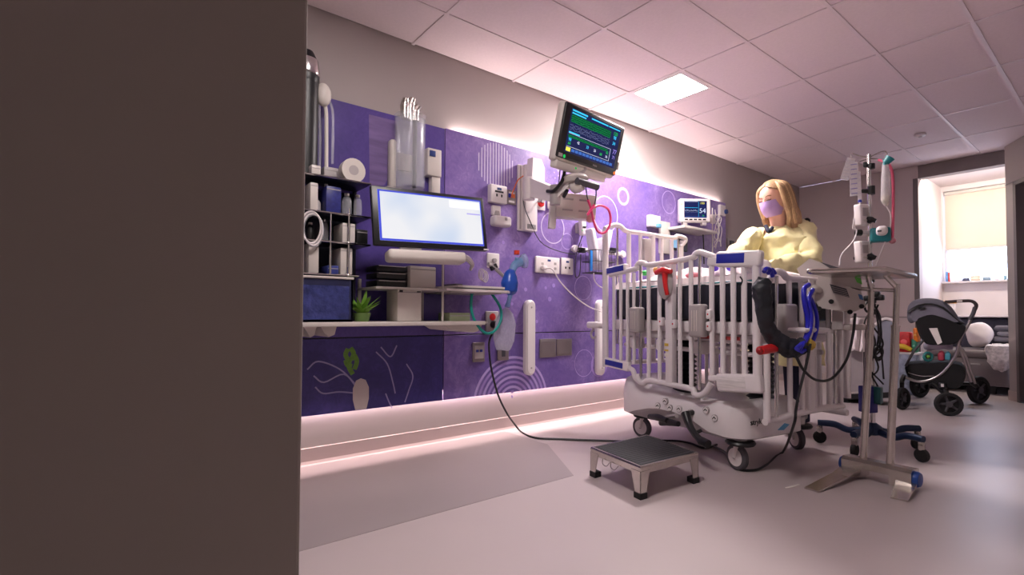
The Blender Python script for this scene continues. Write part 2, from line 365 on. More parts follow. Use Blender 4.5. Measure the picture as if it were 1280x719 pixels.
MB().box(-.050, -.032, 1.68, 4.92, 1.930, 1.940).build('light_strip', MATS['strip_body'], hw, smooth=False)
MB().box(-.024, -.0125, yc+.02, 4.95, .655, .680).build('joint_strip', BLACK, hw, smooth=False)
E0, E1 = .0002, .0010
def ring(px, py, rpx, wpx, m, par, a0=0, a1=2*math.pi):
    c = W(px, py); s = .0054
    return MB().ring_x(c.y, c.z, (rpx-wpx/2)*s, (rpx+wpx/2)*s, E0, E1, a0, a1).build('printed_ring', m, par, smooth=False)
ring(757, 268, 27, 1.6, PRW, pUR); ring(779, 245.6, 12, 4.2, PRL, pUR); ring(691, 285, 21, 1.4, PRW, pUR); ring(709, 302, 11, 1, PRL, pUR)
ring(729, 360, 17, .8, PRL, pUR); ring(836, 253, 19, 1.3, PRL, pUR); ring(806, 320, 14, .9, PRL, pUR)
ring(730, 454, 19, .8, PRL, pLR); ring(749, 456, 16, 3.4, PRF, pLR)
c = W(640, 505)
for k in range(9):
    r = (9+6.2*k)*.0054; lo = math.asin(max(-.99, min(.99, (.269-c.z)/r)))
    if c.z+r < .662: MB().ring_x(c.y, c.z, r-.0085, r+.0085, E0, E1, lo, math.pi-lo, 40).build('printed_arc', PRF if k % 2 else PRL, pLR, smooth=False)
c = W(620, 207); R0 = .152
for k in range(13):
    u = -R0+.012+(2*R0-.024)*k/12; hgt = math.sqrt(max(R0*R0-u*u, 0))
    MB().box(E0, E1, c.y+u-.0035, c.y+u+.0035, c.z-hgt, c.z+hgt).build('printed_stripe', PRW, pUR, smooth=False)
c = W(716, 218)
for q, (n, r) in enumerate(((14, .075), (20, .115), (26, .155), (30, .195))):
    for k in range(n):
        a = 2*math.pi*(k+.5*(q % 2))/n; z = c.z+r*math.sin(a)
        if z < 1.945: MB().ring_x(c.y+r*math.cos(a), z, .0005, .0085-.0008*q, E0, E1, n=10).build('printed_dot', PRL, pUR, smooth=False)
for px, py, r in ((657, 362, .014), (682, 360, .012), (687, 374, .017), (692, 357, .015), (671, 402, .012), (629, 303, .013), (645, 305, .011), (675, 300, .009), (640, 380, .011)):
    c = W(px, py); MB().ring_x(c.y, c.z, .0005, r, E0, E1, n=20).build('printed_dot', PRF, pUR, smooth=False)
# faded plant mural printed on the dark lower panel
def brush(pts, w, m, par, nm='printed_stroke'):
    P = [W(*p) for p in pts]; q = MB().tube([(0, p.y, p.z) for p in P], w, 4, sub=5)
    q.v = [Vector((E0+(.0008 if v.x > 0 else 0), v.y, v.z)) for v in q.v]; return q.build(nm, m, par, smooth=False)
PRG = mat('print_green', (98, 142, 48), .5, var=.2, scale=40); PRV = mat('print_vase', (196, 184, 182), .5, var=.06)
for pts in ([(447, 486), (430, 468), (405, 478), (392, 470)], [(446, 482), (425, 462), (398, 452), (384, 462)], [(448, 492), (424, 490), (404, 492), (394, 484)],
            [(470, 440), (484, 455), (491, 478), (494, 492)], [(476, 434), (488, 446), (496, 432)], [(508, 455), (516, 470), (511, 488), (506, 503)], [(482, 492), (486, 502), (490, 510)]):
    brush(pts, .004, mat('print_grey', (150, 142, 186), .4), pLL)
vz = [(445, 476), (441, 486), (441, 500), (444, 512.5), (458, 511), (461, 498), (461, 484), (457, 475), (451, 473)]
MB().prism([(W(*p).y, max(W(*p).z, .2675)) for p in vz], 'x', E0, E1).build('printed_vase', PRV, pLL, smooth=False)
for pts in ([(441, 468), (436, 458), (438, 448)], [(437, 452), (432, 444), (435, 436)], [(439, 450), (442, 442), (438, 435)], [(443, 462), (446, 452), (443, 444)], [(440, 458), (434, 456), (432, 450)]): brush(pts, .013, PRG, pLL, 'printed_leaf')
# pale mottled patch printed on the upper indigo panel
MB().prism([(W(*p).y, W(*p).z) for p in ((461, 143), (497, 152), (497, 205), (480, 232), (462, 232))], 'x', E0, E1).build('printed_block', mat('print_mauve', (120, 100, 150), .4, var=.25, scale=10, stretch=(1, .4, 3)), pUL, smooth=False)
# ================================================================== HEADWALL EQUIPMENT
def R4(x0, y0, x1, y1, x=0.0):
    a = W(x0, y0, x); b = W(x1, y1, x); return a.y, b.y, b.z, a.z     # y0,y1,z0,z1
def plate(name, label, cat, rect, m, d=.012, group=None, bev=.006):
    y0, y1, z0, z1 = R4(*rect); t = thing(name, label, cat, (0.001, (y0+y1)/2, (z0+z1)/2), 0, group)
    MB().rb(.0012, d, y0, y1, z0, z1, bev, 3).build('cover_plate', m, t); return t, y0, y1, z0, z1, d
def slot(t, x, y, z, w, h, m, nm='slot', d=.002): return MB().rb(x-.0005, x+d, y-w/2, y+w/2, z-h/2, z+h/2, .0008, 1).build(nm, m, t)
def knob(t, x, y, z, r, l, m, nm='knob'): return MB().lathe([(0, l), (r*.8, l), (r, l*.8), (r, 0)], (x-.0005, y, z), (1, 0, 0), 16).build(nm, m, t)
LOGO = mat('blue_mark', (40, 60, 120), .4)
# bumper rails
for px, lab in ((660, 'white vertical bumper rail on the purple headwall left of the grey twin plates'), (748, 'white vertical bumper rail right beside the crib headboard')):
    top = W(px, 375); bot = W(px, 469); y = top.y; w = .044; hh = (top.z-bot.z)/2; zc = (top.z+bot.z)/2
    t = thing('bumper_rail', lab, 'bumper rail', (0, y, bot.z), 0, 'bumper rails')
    out = [(y+w*math.cos(a), zc+hh-w+w*math.sin(a)) for a in [math.pi*k/10 for k in range(11)]]+[(y-w*math.cos(a), zc-hh+w-w*math.sin(a)) for a in [math.pi*k/10 for k in range(11)]]
    inn = [(zc and (y+(a-y)*.72), zc+(b-zc)*.95) for a, b in out]
    m = MB(); m.loft([[(.0012, a, b) for a, b in out], [(.028, a, b) for a, b in out], [(.040, a, b) for a, b in inn]]); m.build('rail_body', WHITE, t)
    MB().lathe([(0, .003), (.006, .003), (.007, 0)], (.0395, y, zc+hh*.8), (1, 0, 0), 12).build('screw_cap', GREYP, t); MB().lathe([(0, .003), (.006, .003), (.007, 0)], (.0395, y, zc-hh*.8), (1, 0, 0), 12).build('screw_cap', GREYP, t)
# plates and outlets
t, y0, y1, z0, z1, d = plate('wall_module', 'white raised outlet box with black sockets below the striped circle', 'wall outlet', (609, 231, 629, 257), WHITE, .045)
yc_ = (y0+y1)/2; slot(t, d, yc_, z0+(z1-z0)*.78, .035, .016, LOGO, 'badge'); slot(t, d, yc_-.02, z0+.05, .012, .018, BLACK); slot(t, d, yc_+.02, z0+.05, .012, .018, BLACK); slot(t, d, yc_, z0+.075, .07, .012, BLACK)
t = thing('soap_dispenser', 'white two-part dispenser bracket hanging under the raised outlet box', 'dispenser', (0, *W(621, 285).yz))
y0, y1, z0, z1 = R4(613, 257, 623, 271); MB().rb(.0012, .03, y0, y1, z0, z1, .006).build('back_bracket', WHITE, t)
m = MB(); m.prism([(y0+.012, z0+.002), (y1-.012, z0+.002), (y1-.02, z0+.03), (y0+.02, z0+.03)], 'x', .03, .036); m.build('hook_wedge', GREYP, t)  # grey wedge on the front of the bracket
y0, y1, z0, z1 = R4(611, 270, 632, 286); MB().rb(.0012, .075, y0, y1, z0, z1, .02, 4).build('body', WHITE, t); slot(t, .075, y0+(y1-y0)*.62, (z0+z1)/2+.015, .02, .02, GREYP, 'button')
t, y0, y1, z0, z1, d = plate('gas_outlet', 'grey metal gas outlet plate with an orange lead beside the white wall track', 'wall outlet', (632, 237, 644, 257), GREYST, .014)
slot(t, d, (y0+y1)/2, z1-.02, .05, .014, WHITE, 'name_strip'); slot(t, d, (y0+y1)/2, z0+.018, .05, .014, WHITE, 'name_strip'); slot(t, d, (y0+y1)/2-.018, (z0+z1)/2+.01, .022, .028, BLUE, 'port'); slot(t, d, (y0+y1)/2+.016, (z0+z1)/2+.01, .022, .028, mat('orange', (224, 108, 50), .5), 'port')
t, y0, y1, z0, z1, d = plate('nurse_call', 'white wall plate with a round red knob between track and pump box', 'wall outlet', (668, 243, 680, 264), WHITE, .014)
knob(t, d, (y0+y1)/2, z0+.045, .024, .02, RED, 'red_knob'); MB().lathe([(0, .03), (.02, .028), (.024, 0)], (d-.0005, (y0+y1)/2, z1-.04), (1, 0, 0), 14).build('connector', GREYP, t)
t, y0, y1, z0, z1, d = plate('call_socket', 'narrow white wall plate with a black bulb left of the pump box', 'wall outlet', (683.5, 245, 690, 262), WHITE, .014)
MB().ball((d+.016, (y0+y1)/2+.012, z0+.02), (.016, .018, .02)).build('bulb', BLACK, t)
t, y0, y1, z0, z1, d = plate('wall_socket', 'white wall plate just under the corner of the wide display', 'wall outlet', (608, 316, 623, 336), WHITE, .014); MB().lathe([(0, .02), (.014, .02), (.016, 0)], (d-.0005, (y0+y1)/2, (z0+z1)/2), (1, 0, 0), 12).build('plug', GREYP, t)
t, y0, y1, z0, z1, d = plate('double_outlet', 'wide white double-gang outlet with a white cord plugged in', 'wall outlet', (668, 320, 698, 343), WHITE, .016)
slot(t, d, (y0+y1)/2+.01, z1-.025, .03, .014, LOGO, 'badge')
for a, b in ((.27, .55), (.8, .62), (.8, .32)): slot(t, d, y0+(y1-y0)*a, z0+(z1-z0)*b, .022, .018, GREYP, 'socket')
MB().rb(d-.0005, d+.03, y0+.045, y0+.085, z0+.022, z0+.05, .006).build('plug', WHITE, t)
p0 = Vector((d+.03, y0+.075, z0+.032))
tag(MB().tube([p0, p0+Vector((.03, .03, -.01)), W(700, 352, .06), W(715, 368, .08), W(735, 383, .10), W(752, 390, .16)], .0045, 8).build('power_lead', WHITE), 'thin white cord running from the double outlet down to the crib head', 'cord')
t, y0, y1, z0, z1, d = plate('single_outlet', 'single white outlet plate right of the double-gang outlet', 'wall outlet', (700, 322, 715, 344), WHITE, .016)
slot(t, d, (y0+y1)/2, z1-.03, .03, .014, LOGO, 'badge'); slot(t, d, (y0+y1)/2-.02, z0+.05, .014, .016, BLACK); slot(t, d, (y0+y1)/2+.02, z0+.05, .014, .016, BLACK)
t, y0, y1, z0, z1, d = plate('power_outlet', 'grey outlet with red socket and black plug under the shelf end', 'wall outlet', (606, 389, 622, 414), GREYP, .014)
knob(t, d, (y0+y1)/2, z1-.038, .024, .004, RED, 'red_socket'); PLG = Vector((d, (y0+y1)/2+.005, z0+.045)); m = MB(); m.tube([PLG+Vector((-.001, 0, 0)), PLG+Vector((.03, 0, 0)), PLG+Vector((.055, -.012, -.02))], [.024, .022, .010], 12); m.build('black_plug', BLACK, t)
t, y0, y1, z0, z1, d = plate('data_outlet', 'grey metal plate with two blue jacks left of the black cord', 'wall outlet', (590, 428, 605, 452), GREYST, .012)
slot(t, d, (y0+y1)/2, (z0+z1)/2, .07, .085, GREYP, 'insert'); slot(t, d+.0015, (y0+y1)/2-.015, (z0+z1)/2+.008, .02, .016, BLUE, 'jack'); slot(t, d+.0015, (y0+y1)/2+.015, (z0+z1)/2+.008, .02, .016, BLUE, 'jack')
t, y0, y1, z0, z1, d = plate('small_outlet', 'small dark grey outlet plate half hidden by the clear bag', 'wall outlet', (621, 432, 635, 450), GREYST, .012); slot(t, d, (y0+y1)/2, (z0+z1)/2, .03, .05, DGREY, 'socket')
for rc, lab in (((674, 424, 694, 446), 'larger left one of two blank grey plates beside the bumper rail'), ((695, 424, 714, 444), 'right one of two blank grey plates beside the bumper rail')):
    t, y0, y1, z0, z1, d = plate('blank_plate', lab, 'wall plate', rc, GREYST, .01, 'blank grey wall plates', .004); slot(t, d, (y0+y1)/2, (z0+z1)/2, (y1-y0)*.82, (z1-z0)*.78, GREYST, 'inner_plate', .002); knob(t, d+.0015, y1-.02, z0+.02, .004, .002, STEEL, 'screw')
t, y0, y1, z0, z1, d = plate('blue_plug_box', 'white box with a blue plug below the wall monitor shelf', 'wall outlet', (807.5, 269, 820, 286), WHITE, .05)
MB().rb(.05, .075, y1-.07, y1-.02, z0-.005, z0+.03, .006).build('blue_plug', mat('light_blue_plug', (110, 170, 205), .4), t)
t, y0, y1, z0, z1, d = plate('wall_hook', 'white hook plate with a blue disc at the headwall right edge', 'hook', (897, 256, 904, 271), WHITE, .03); MB().lathe([(0, .02), (.022, .02), (.024, 0)], (.0295, y1-.01, (z0+z1)/2-.01), (1, 0, 0), 14).build('blue_disc', LOGO, t)
y0, y1, z0, z1 = R4(908, 298, 917, 312, WX); t = thing('grey_outlet', 'small outlet on bare wall beyond the purple headwall', 'wall outlet', (WX, (y0+y1)/2, z0)); MB().rb(WX+.001, WX+.014, y0, y1, z0, z1, .005).build('cover_plate', GREYP, t); slot(t, WX+.014, y0+(y1-y0)*.5, (z0+z1)/2, (y1-y0)*.5, (z1-z0)*.6, DGREY, 'socket', .015)

# ------------------------------------------------ wall track, arm and patient monitor
MON = Vector((.60, 2.281, 1.863)); MF = panel_frame(MON, 6, 14.2)
t = thing('wall_track', 'tall white wall track with swing arm carrying the patient monitor', 'monitor arm', (0, 2.23, 1.375))
y0, y1, z0, z1 = R4(646, 206, 666, 291); MB().rb(.0012, .02, y0, y1, z0, z1, .003).build('backplate', WHITE, t)
MB().rb(.02, .055, y0+.035, y1-.004, z0, z1, .006).build('channel', WHITE, t); MB().rb(.055, .057, y0+.05, y1-.02, z0+.012, z0+.045, .001).build('rating_label', mat('label_grey', (120, 116, 118), .5, var=.4, scale=90), t)
MB().rb(.02, .024, y0+.010, y0+.022, z0+.01, z1-.01, .001).build('slot_line', GREYP, t)
ca = W(661, 222, .10)
m = MB(); m.prism([(y0+.04, z1-.12), (y1+.01, z1-.12), (y1+.01, z1-.02), (y1-.02, z1+.035), (y0+.05, z1+.035)], 'x', .056, .115); m.build('slide_head', WHITE, t)
a = W(664, 234, .14); b = W(694, 244, .42)
def arm(m, p, q, w, hh):
    d = (q-p).normalized(); s = d.cross(Vector((0, 0, 1))).normalized(); u = s.cross(d)
    return m.loft([[p+s*w+u*hh, p-s*w+u*hh, p-s*w-u*hh, p+s*w-u*hh], [q+s*w*.8+u*hh*.75, q-s*w*.8+u*hh*.75, q-s*w*.8-u*hh*.75, q+s*w*.8-u*hh*.75]])
arm(MB(), a, b, .035, .06).build('swing_arm', WHITE, t)
MB().cyl(a+Vector((0, -.02, -.09)), a+Vector((0, -.02, .06)), .04).build('shoulder_joint', WHITE, t)
MB().cyl(b+Vector((0, 0, -.06)), b+Vector((0, 0, .06)), .034).build('elbow_joint', GREYP, t)
c = W(716, 224, .52); arm(MB(), b, c, .024, .03).build('fore_arm', WHITE, t)
MB().lathe([(0, -.03), (.07, -.025), (.085, 0), (.07, .018), (0, .02)], c+Vector((.01, .01, 0))).build('tilt_dish', CREAM, t)
MB().cyl(c+Vector((.01, .01, .015)), MON-MF.to_3x3().col[1]*.17-MF.to_3x3().col[2]*.03, .028).build('neck', GREYP, t)
h0 = W(721, 226, .60); h1 = W(747, 234, .62); m = MB(); m.tube([h0, h1], [.021, .021], 12, smooth=False); m.build('dark_handle', DGREY, t)
MB().tube([W(728, 232, .6), W(720, 236, .56), c+Vector((0, 0, -.03))], .03, 10).build('handle_yoke', CREAM, t)
for pts in ([W(661, 205+30, .16), W(654, 250, .07), W(662, 275, .065), W(680, 306, .03), W(720, 318, .02), W(727, 305, .03)], [W(683, 240, .3), W(676, 252, .12), W(672, 252, .05)], [W(700, 212, .5), W(698, 232, .44), W(693, 250, .35), W(690, 262, .2)]):
    MB().tube(pts, .0035, 6).build('cable', DGREY, t)
for pts in ([W(707, 208, .52), W(703, 225, .5), W(693, 238, .45), W(684, 239, .38)], [W(709, 238, .5), W(705, 246, .45)]): MB().tube(pts, .011, 8).build('cable_sleeve', BLACK, t)
MB().tube([W(654, 220, .13), W(647, 226, .06), W(641, 240, .03), W(639, 247, .016)], .004, 6).build('orange_lead', MATS['orange'], t)
# pump box under the arm
t = thing('module_rack', 'cream equipment box on the arm below the patient monitor', 'equipment box', W(714, 275, .30))
PB = panel_frame(W(716, 259, .34), -30, 4, -3); m = MB(PB); m.rbox((.01, 0, 0), (.27, .16, .12), .008).build('case', CREAM, t)
MB(PB).rbox((-.135, -.03, .005), (.045, .25, .05), .006).build('side_bracket', WHITE, t)
for u in (-.05, .06):
    for v in (.04, -.03): MB(PB).rbox((u, v, .0605), (.07, .012, .003), .001).build('name_strip', GREYP, t)
MB(PB).ball((.11, -.07, .05), (.03, .03, .03)).build('pink_connector', mat('dusty_pink', (212, 150, 150), .5), t)
# tubing loop hanging from the handle
t = thing('pink_tubing', 'bright pink coiled tubing loop hanging from the monitor handle', 'tubing', W(748, 292, .5))
MB().tube([W(732, 232, .61), W(734, 246, .6), W(736, 252, .6)], .004, 6).build('strap', DGREY, t); MB().tube([W(745, 235, .61), W(745, 246, .6), W(743, 256, .59)], .004, 6).build('strap', DGREY, t)
MB().tube([W(735, 250, .6), W(739, 262, .58), W(742, 277, .55), W(748, 290, .53), W(757, 290, .53), W(763, 278, .54), W(761, 263, .56), W(751, 257, .58), W(741, 260, .59), W(735, 268, .58), W(737, 264, .57), W(743, 256, .59)], .0078, 10).build('tube', PINKT, t)
# the monitor
t = thing('patient_monitor', 'large black-framed patient monitor showing green and blue traces', 'monitor', MON-MF.to_3x3().col[1]*.19)
w, hgt = .591, .310
m = MB(MF); m.rbox((0, -.008, -.035), (w+.012, hgt+.03, .06), .022, 3).build('rear_case', CREAM, t)
m = MB(MF); m.rbox((0, 0, -.002), (w, hgt, .022), .012, 3).build('bezel', BLACK, t)
m = MB(MF); m.rbox((-.03, -hgt/2-.035, -.03), (w*.84, .05, .055), .012, 3).build('lower_trim', CREAM, t)
SCR = mat('screen_navy', (10, 14, 40), .25, emit=(16, 26, 70), es=.9)
sw, shh = .50, .246; SO = (0.005, .008)
scr = MB(MF).box(SO[0]-sw/2, SO[0]+sw/2, SO[1]-shh/2, SO[1]+shh/2, .0085, .0098).build('screen', SCR, t, smooth=False)
def sg(n, c, s): return glow(n, c, s)
GC = {'cyan': sg('px_cyan', (60, 190, 235), 1.0), 'green': sg('px_green', (40, 190, 90), .8), 'dgreen': sg('px_dark_green', (18, 80, 52), .8), 'white': sg('px_white', (210, 215, 235), .9), 'lilac': sg('px_lilac', (150, 130, 215), .9), 'blue': sg('px_blue', (70, 110, 190), .8), 'grey': sg('px_grey', (110, 115, 150), .8), 'yellow': sg('px_yellow', (240, 225, 90), .9)}
def px_rect(u0, u1, v0, v1, m, parent, F, sw, sh, so, z=.0098, nm='readout'):
    return MB(F).box(so[0]-sw/2+u0*sw, so[0]-sw/2+u1*sw, so[1]+sh/2-v1*sh, so[1]+sh/2-v0*sh, z, z+.0006).build(nm, m, parent, smooth=False)
def trace(u0, u1, v, amp, n, m, parent, F, sw, sh, so, seed=0, r=.0011, z=.0102):
    rnd = random.Random(seed); pts = []
    for i in range(n+1):
        u = u0+(u1-u0)*i/n; pts.append((so[0]-sw/2+u*sw, so[1]+sh/2-(v+amp*(rnd.random()*2-1))*sh, z))
    return MB(F).tube(pts, r, 4, smooth=False).build('waveform', m, parent, smooth=False)
a_ = (scr, MF, sw, shh, SO)
px_rect(.02, .30, .02, .055, GC['cyan'], *a_); px_rect(.38, .72, .03, .06, GC['cyan'], *a_); px_rect(.74, .98, .03, .055, GC['cyan'], *a_); px_rect(.02, .28, .085, .115, GC['cyan'], *a_)
px_rect(.02, .80, .13, .30, GC['dgreen'], *a_)
for k in range(4): trace(.02, .80, .16+.045*k, .012, 60, GC['green'], *a_, seed=k, r=.0007)
for k in range(3): trace(.02, .80, .37+.05*k, .03, 56, GC['grey'], *a_, seed=10+k)
px_rect(.02, .22, .52, .55, GC['cyan'], *a_); px_rect(.02, .86, .555, .562, GC['white'], *a_); px_rect(.02, .86, .855, .862, GC['white'], *a_); px_rect(.855, .86, .555, .862, GC['white'], *a_)
px_rect(.02, .80, .59, .655, GC['dgreen'], *a_)
for k in range(2): trace(.02, .80, .605+.035*k, .01, 50, GC['green'], *a_, seed=20+k, r=.0007)
for k in range(12): px_rect(.12+.07*k, .178+.07*k, .89, .955, GC['blue'], *a_, nm='soft_key')
px_rect(.02, .10, .88, .97, GC['yellow'], *a_, nm='soft_key')
def scr_text(s, u, v, size, m, parent, F, sw, sh, so, z=.0104): return text(s, size, F @ Matrix.Translation((so[0]-sw/2+u*sw, so[1]+sh/2-v*sh, z)), m, parent, 'readout')
for s, u, v, z, c in (('120', .90, .16, .03, 'green'), ('98', .90, .26, .03, 'cyan'), ('34', .90, .40, .03, 'cyan'), ('98', .06, .70, .026, 'cyan'), ('64', .06, .79, .024, 'green'), ('42', .22, .71, .022, 'white'), ('33', .40, .73, .024, 'cyan'), ('26', .55, .74, .022, 'white'), ('60', .68, .77, .024, 'green'), ('62', .80, .68, .024, 'green'), ('36', .80, .78, .022, 'white'), ('77', .95, .60, .04, 'lilac'), ('71', .95, .74, .03, 'lilac')):
    scr_text(s, u, v, z, GC[c], *a_)
MB(MF).ball((-.235, -.142, .0095), (.011, .011, .002)).build('power_button', GC['green'], t); MB(MF).rbox((-.20-.07, -.14, .0095), (.035, .02, .002), .001).build('menu_button', GREYP, t)
text('PHILIPS', .013, MF @ Matrix.Translation((.06, -.137, .0096)), GREYP, t, 'logo')
MB(MF).rbox((.297, -.09, .0), (.012, .05, .03), .004).build('side_clip', WHITE, t); MB(MF).ball((.272, -.140, .011), (.011, .011, .003)).build('alarm_light', sg('alarm', (230, 120, 70), 1), t)
MB(MF).ball((-.10, -hgt/2-.03, -.002), (.008, .006, .003)).build('status_light', GC['green'], t)

# ------------------------------------------------ wire basket with supplies on a rail
t = thing('accessory_rail', 'short white accessory rail with dark clamps behind the wire basket', 'rail', W(747, 313, .03))
a = W(719, 311, .03); b = W(779, 318, .03); MB().rbox((a+b)/2, (.014, (b-a).y+.03, .034), .006).build('bar', WHITE, t)
for p in (a, b): MB().lathe([(0, .02), (.026, .018), (.03, 0)], (.022, p.y, p.z), (1, 0, 0), 14).build('end_cap', WHITE, t); MB().rb(.0012, .024, p.y-.02, p.y+.02, p.z-.015, p.z+.015, .003).build('standoff', WHITE, t)
for px in (727, 766): q = W(px, 313, .045); MB().rbox(q, (.03, .06, .04), .005).build('clamp', BLACK, t)
t = thing('wire_basket', 'dark wire basket stuffed with clear plastic packs at the headwall', 'basket', W(746, 342, .12))
y0, y1 = W(735, 325, .12).y, W(758, 325, .12).y; zt, zb = W(746, 312, .2).z, W(746, 340, .2).z
X0, X1 = .062, .20
for z in (zt, (zt+zb)/2, zb): MB().tube([(X0, y0, z), (X1, y0, z), (X1, y1, z), (X0, y1, z)], .003, 6, smooth=False, closed=True).build('wire_hoop', DGREY, t)
for k in range(8): y = y0+(y1-y0)*k/7; MB().tube([(X1, y, zt), (X1, y, zb), (X0, y, zb)], .002, 5, smooth=False).build('wire', DGREY, t)
for k in range(1, 4): x = X0+(X1-X0)*k/4; MB().tube([(x, y0, zt), (x, y0, zb), (x, y1, zb), (x, y1, zt)], .002, 5, smooth=False).build('wire', DGREY, t)
PKM = clear('poly_bag', (236, 232, 238), .80, .3)
packs = [((.125, y0+.045, zt+.035), (.08, .055, .27), 14, 'leftmost crumpled clear plastic pack leaning in the wire basket'), ((.13, y0+.115, zt-.02), (.09, .05, .24), -3, 'shorter clear plastic pack in the middle of the wire basket'), ((.12, y0+.185, zt+.045), (.08, .05, .26), -16, 'tall clear plastic pack at the crib side of the wire basket')]
for k, (c, s, a, lab) in enumerate(packs):
    m = MB(); m.rbox(c, s, .016, 3, Matrix.Rotation(math.radians(a), 3, 'X')); m.ruffle(.009, 16, k); tag(m.build('supply_pack', PKM), lab, 'supply pack', 'packs in the wire basket')
q = W(739, 316, .19); tag(MB().rbox((.190, q.y, zb+.08), (.010, .022, .15), .004).build('blue_packet', mat('blue_packet', (40, 130, 215), .4)), 'bright blue strip packet at the front of the wire basket', 'packet')
t = thing('thermometer', 'white handheld probe unit in a holder above the wire basket', 'thermometer', W(728, 297, .05))
q = W(728, 283, .05); MB().rbox(q, (.04, .055, .14), .012, 3, Matrix.Rotation(math.radians(4), 3, 'X')).build('body', WHITE, t); slot(t, .07, q.y, q.z-.01, .035, .016, BLACK, 'display'); knob(t, .07, q.y, q.z+.045, .005, .003, BLACK, 'button'); slot(t, .07, q.y-.022, q.z-.035, .008, .012, MATS['px_green'], 'light')
MB().rb(.0012, .03, q.y-.03, q.y+.03, q.z-.05, q.z+.03, .004).build('holder', GREYP, t)
MB().tube([q+Vector((0, 0, -.07)), W(720, 320, .06), W(719, 343, .05), W(722, 347, .05), W(725, 340, .05), W(726, 318, .06)], .004, 6).build('coil_cord', DGREY, t)
tag(MB().tube([W(742, 340, .14), W(743, 350, .13), W(748, 357, .14), W(757, 362, .2)], .0045, 6).build('clear_hose', WHITE), 'thin white hose dropping from the wire basket to the crib corner', 'hose')

# ------------------------------------------------ small monitor on a shelf at the right
t = thing('monitor_bracket', 'cream wall bracket with small shelf holding the white monitor', 'bracket', W(832, 320, .03))
y0, y1, z0, z1 = R4(826, 276, 838, 318, .03); MB().rb(.0012, .03, y0, y1, z0, z1, .005).build('post', CREAM, t)
a = W(838, 286, .04); MB().rb(.0012, .20, a.y-.02, W(884, 288, .1).y, a.z-.012, a.z+.012, .006).build('shelf', CREAM, t)
sz = a.z+.012
MB().lathe([(0, .03), (.03, .028), (.034, 0)], (.012, y0-.05, z1-.02), (1, 0, 0), 14).build('round_knob', CREAM, t); MB().rb(.0012, .02, y0-.05, y0+.01, z1-.035, z1-.008, .003).build('knob_bar', CREAM, t)
SFm = panel_frame((.15, 4.145, 1.754), -35.3, .9); w, hgt = .29, .215
SFm = Matrix.Translation((0, 0, 0)) @ SFm
t = thing('vitals_monitor', 'small white monitor reading 54 on the wall bracket shelf', 'monitor', (.12, 4.145, sz))
MB(SFm).rbox((0, 0, -.03), (w, hgt, .07), .014, 3).build('case', WHITE, t)
for sx in (-.09, .09): MB(SFm).rbox((sx, -hgt/2-.012, -.03), (.04, .03, .05), .004).build('foot', GREYP, t)
scr = MB(SFm).box(-.105, .105, -.068, .085, .0045, .0065).build('screen', SCR, t, smooth=False); b_ = (scr, SFm, .21, .153, (0, .0085))
trace(.02, .60, .58, .05, 30, GC['white'], *b_, seed=3, z=.007); trace(.02, .60, .68, .03, 30, GC['grey'], *b_, seed=4, z=.007); px_rect(.02, .6, .02, .05, GC['white'], *b_, z=.0065); px_rect(.02, .6, .40, .42, GC['cyan'], *b_, z=.0065); px_rect(.63, .64, .02, .95, GC['cyan'], *b_, z=.0065)
scr_text('54', .81, .60, .062, GC['white'], *b_, z=.007); scr_text('100', .80, .14, .028, GC['yellow'], *b_, z=.007); scr_text('36', .84, .88, .02, GC['green'], *b_, z=.007)
px_rect(.03, .97, .94, .96, GC['blue'], *b_, z=.0065)
for k in range(5): MB(SFm).rbox((-.085+.042*k, -.085, .006), (.03, .013, .004), .003).build('soft_key', BLACK, t)
MB(SFm).ball((-.13, .055, .005), (.007, .007, .003)).build('yellow_light', MATS['px_yellow'], t)
q = W(852, 305, .05)
t = thing('small_display', 'small black display with a pale blue screen behind the crib rails', 'display', q-Vector((0, 0, .06))); MB().rb(.0012, .03, W(840, 305, .05).y, W(862, 305, .05).y, q.z-.06, q.z+.075, .006).build('case', BLACK, t); MB().box(.03, .032, W(841.5, 305, .05).y, W(850, 305, .05).y, q.z-.04, q.z+.06).build('screen', sg('pale_screen', (150, 190, 225), .8), t, smooth=False)
t = thing('cable_bundle', 'tangled white monitor leads hanging beside the small wall monitor', 'cables', W(897, 300, .1))
rnd = random.Random(2)
for k in range(8):
    ax = 892+rnd.random()*7; pts = [W(ax, 262+rnd.random()*6, .10)]
    for j in range(1, 5): pts.append(W(892+rnd.random()*10, 264+j*(8+rnd.random()*4), .08+.05*rnd.random()))
    MB().tube(pts, .004, 6).build('lead', WHITE, t)
MB().tube([W(890.5, 260, .12), W(890.6, 300, .12), W(890.7, 330, .12)], .006, 6).build('lead', WHITE, t); MB().tube([W(876, 287, .12), W(879, 295, .08), W(880, 330, .05)], .006, 6).build('lead', DGREY, t)
MB().rbox(W(891, 274, .11), (.03, .06, .09), .008).build('lead_hub', WHITE, t)
# ================================================================== CRIB
TH = math.radians(10); CP = Vector((1.349, 2.422, 0))
crib = thing('hospital_crib', 'white hospital crib with barred sides, dark mattress and castors', 'crib', CP, -TH)
MC = ROOT[crib.name]; MCI = MC.inverted(); ca_ = MC.to_3x3().col[0].copy(); cb_ = MC.to_3x3().col[1].copy()
SH, SF, CW = -.92, .23, .70
def CS(px, py, w=0.0): return MCI @ PL(px, py, CP+cb_*w, cb_)
def CE(px, py, s=SF): return MCI @ PL(px, py, CP+ca_*s, ca_)
def cpart(m, name, mt, par=None, **k): return m.build(name, mt, par or crib, local=True, **k)
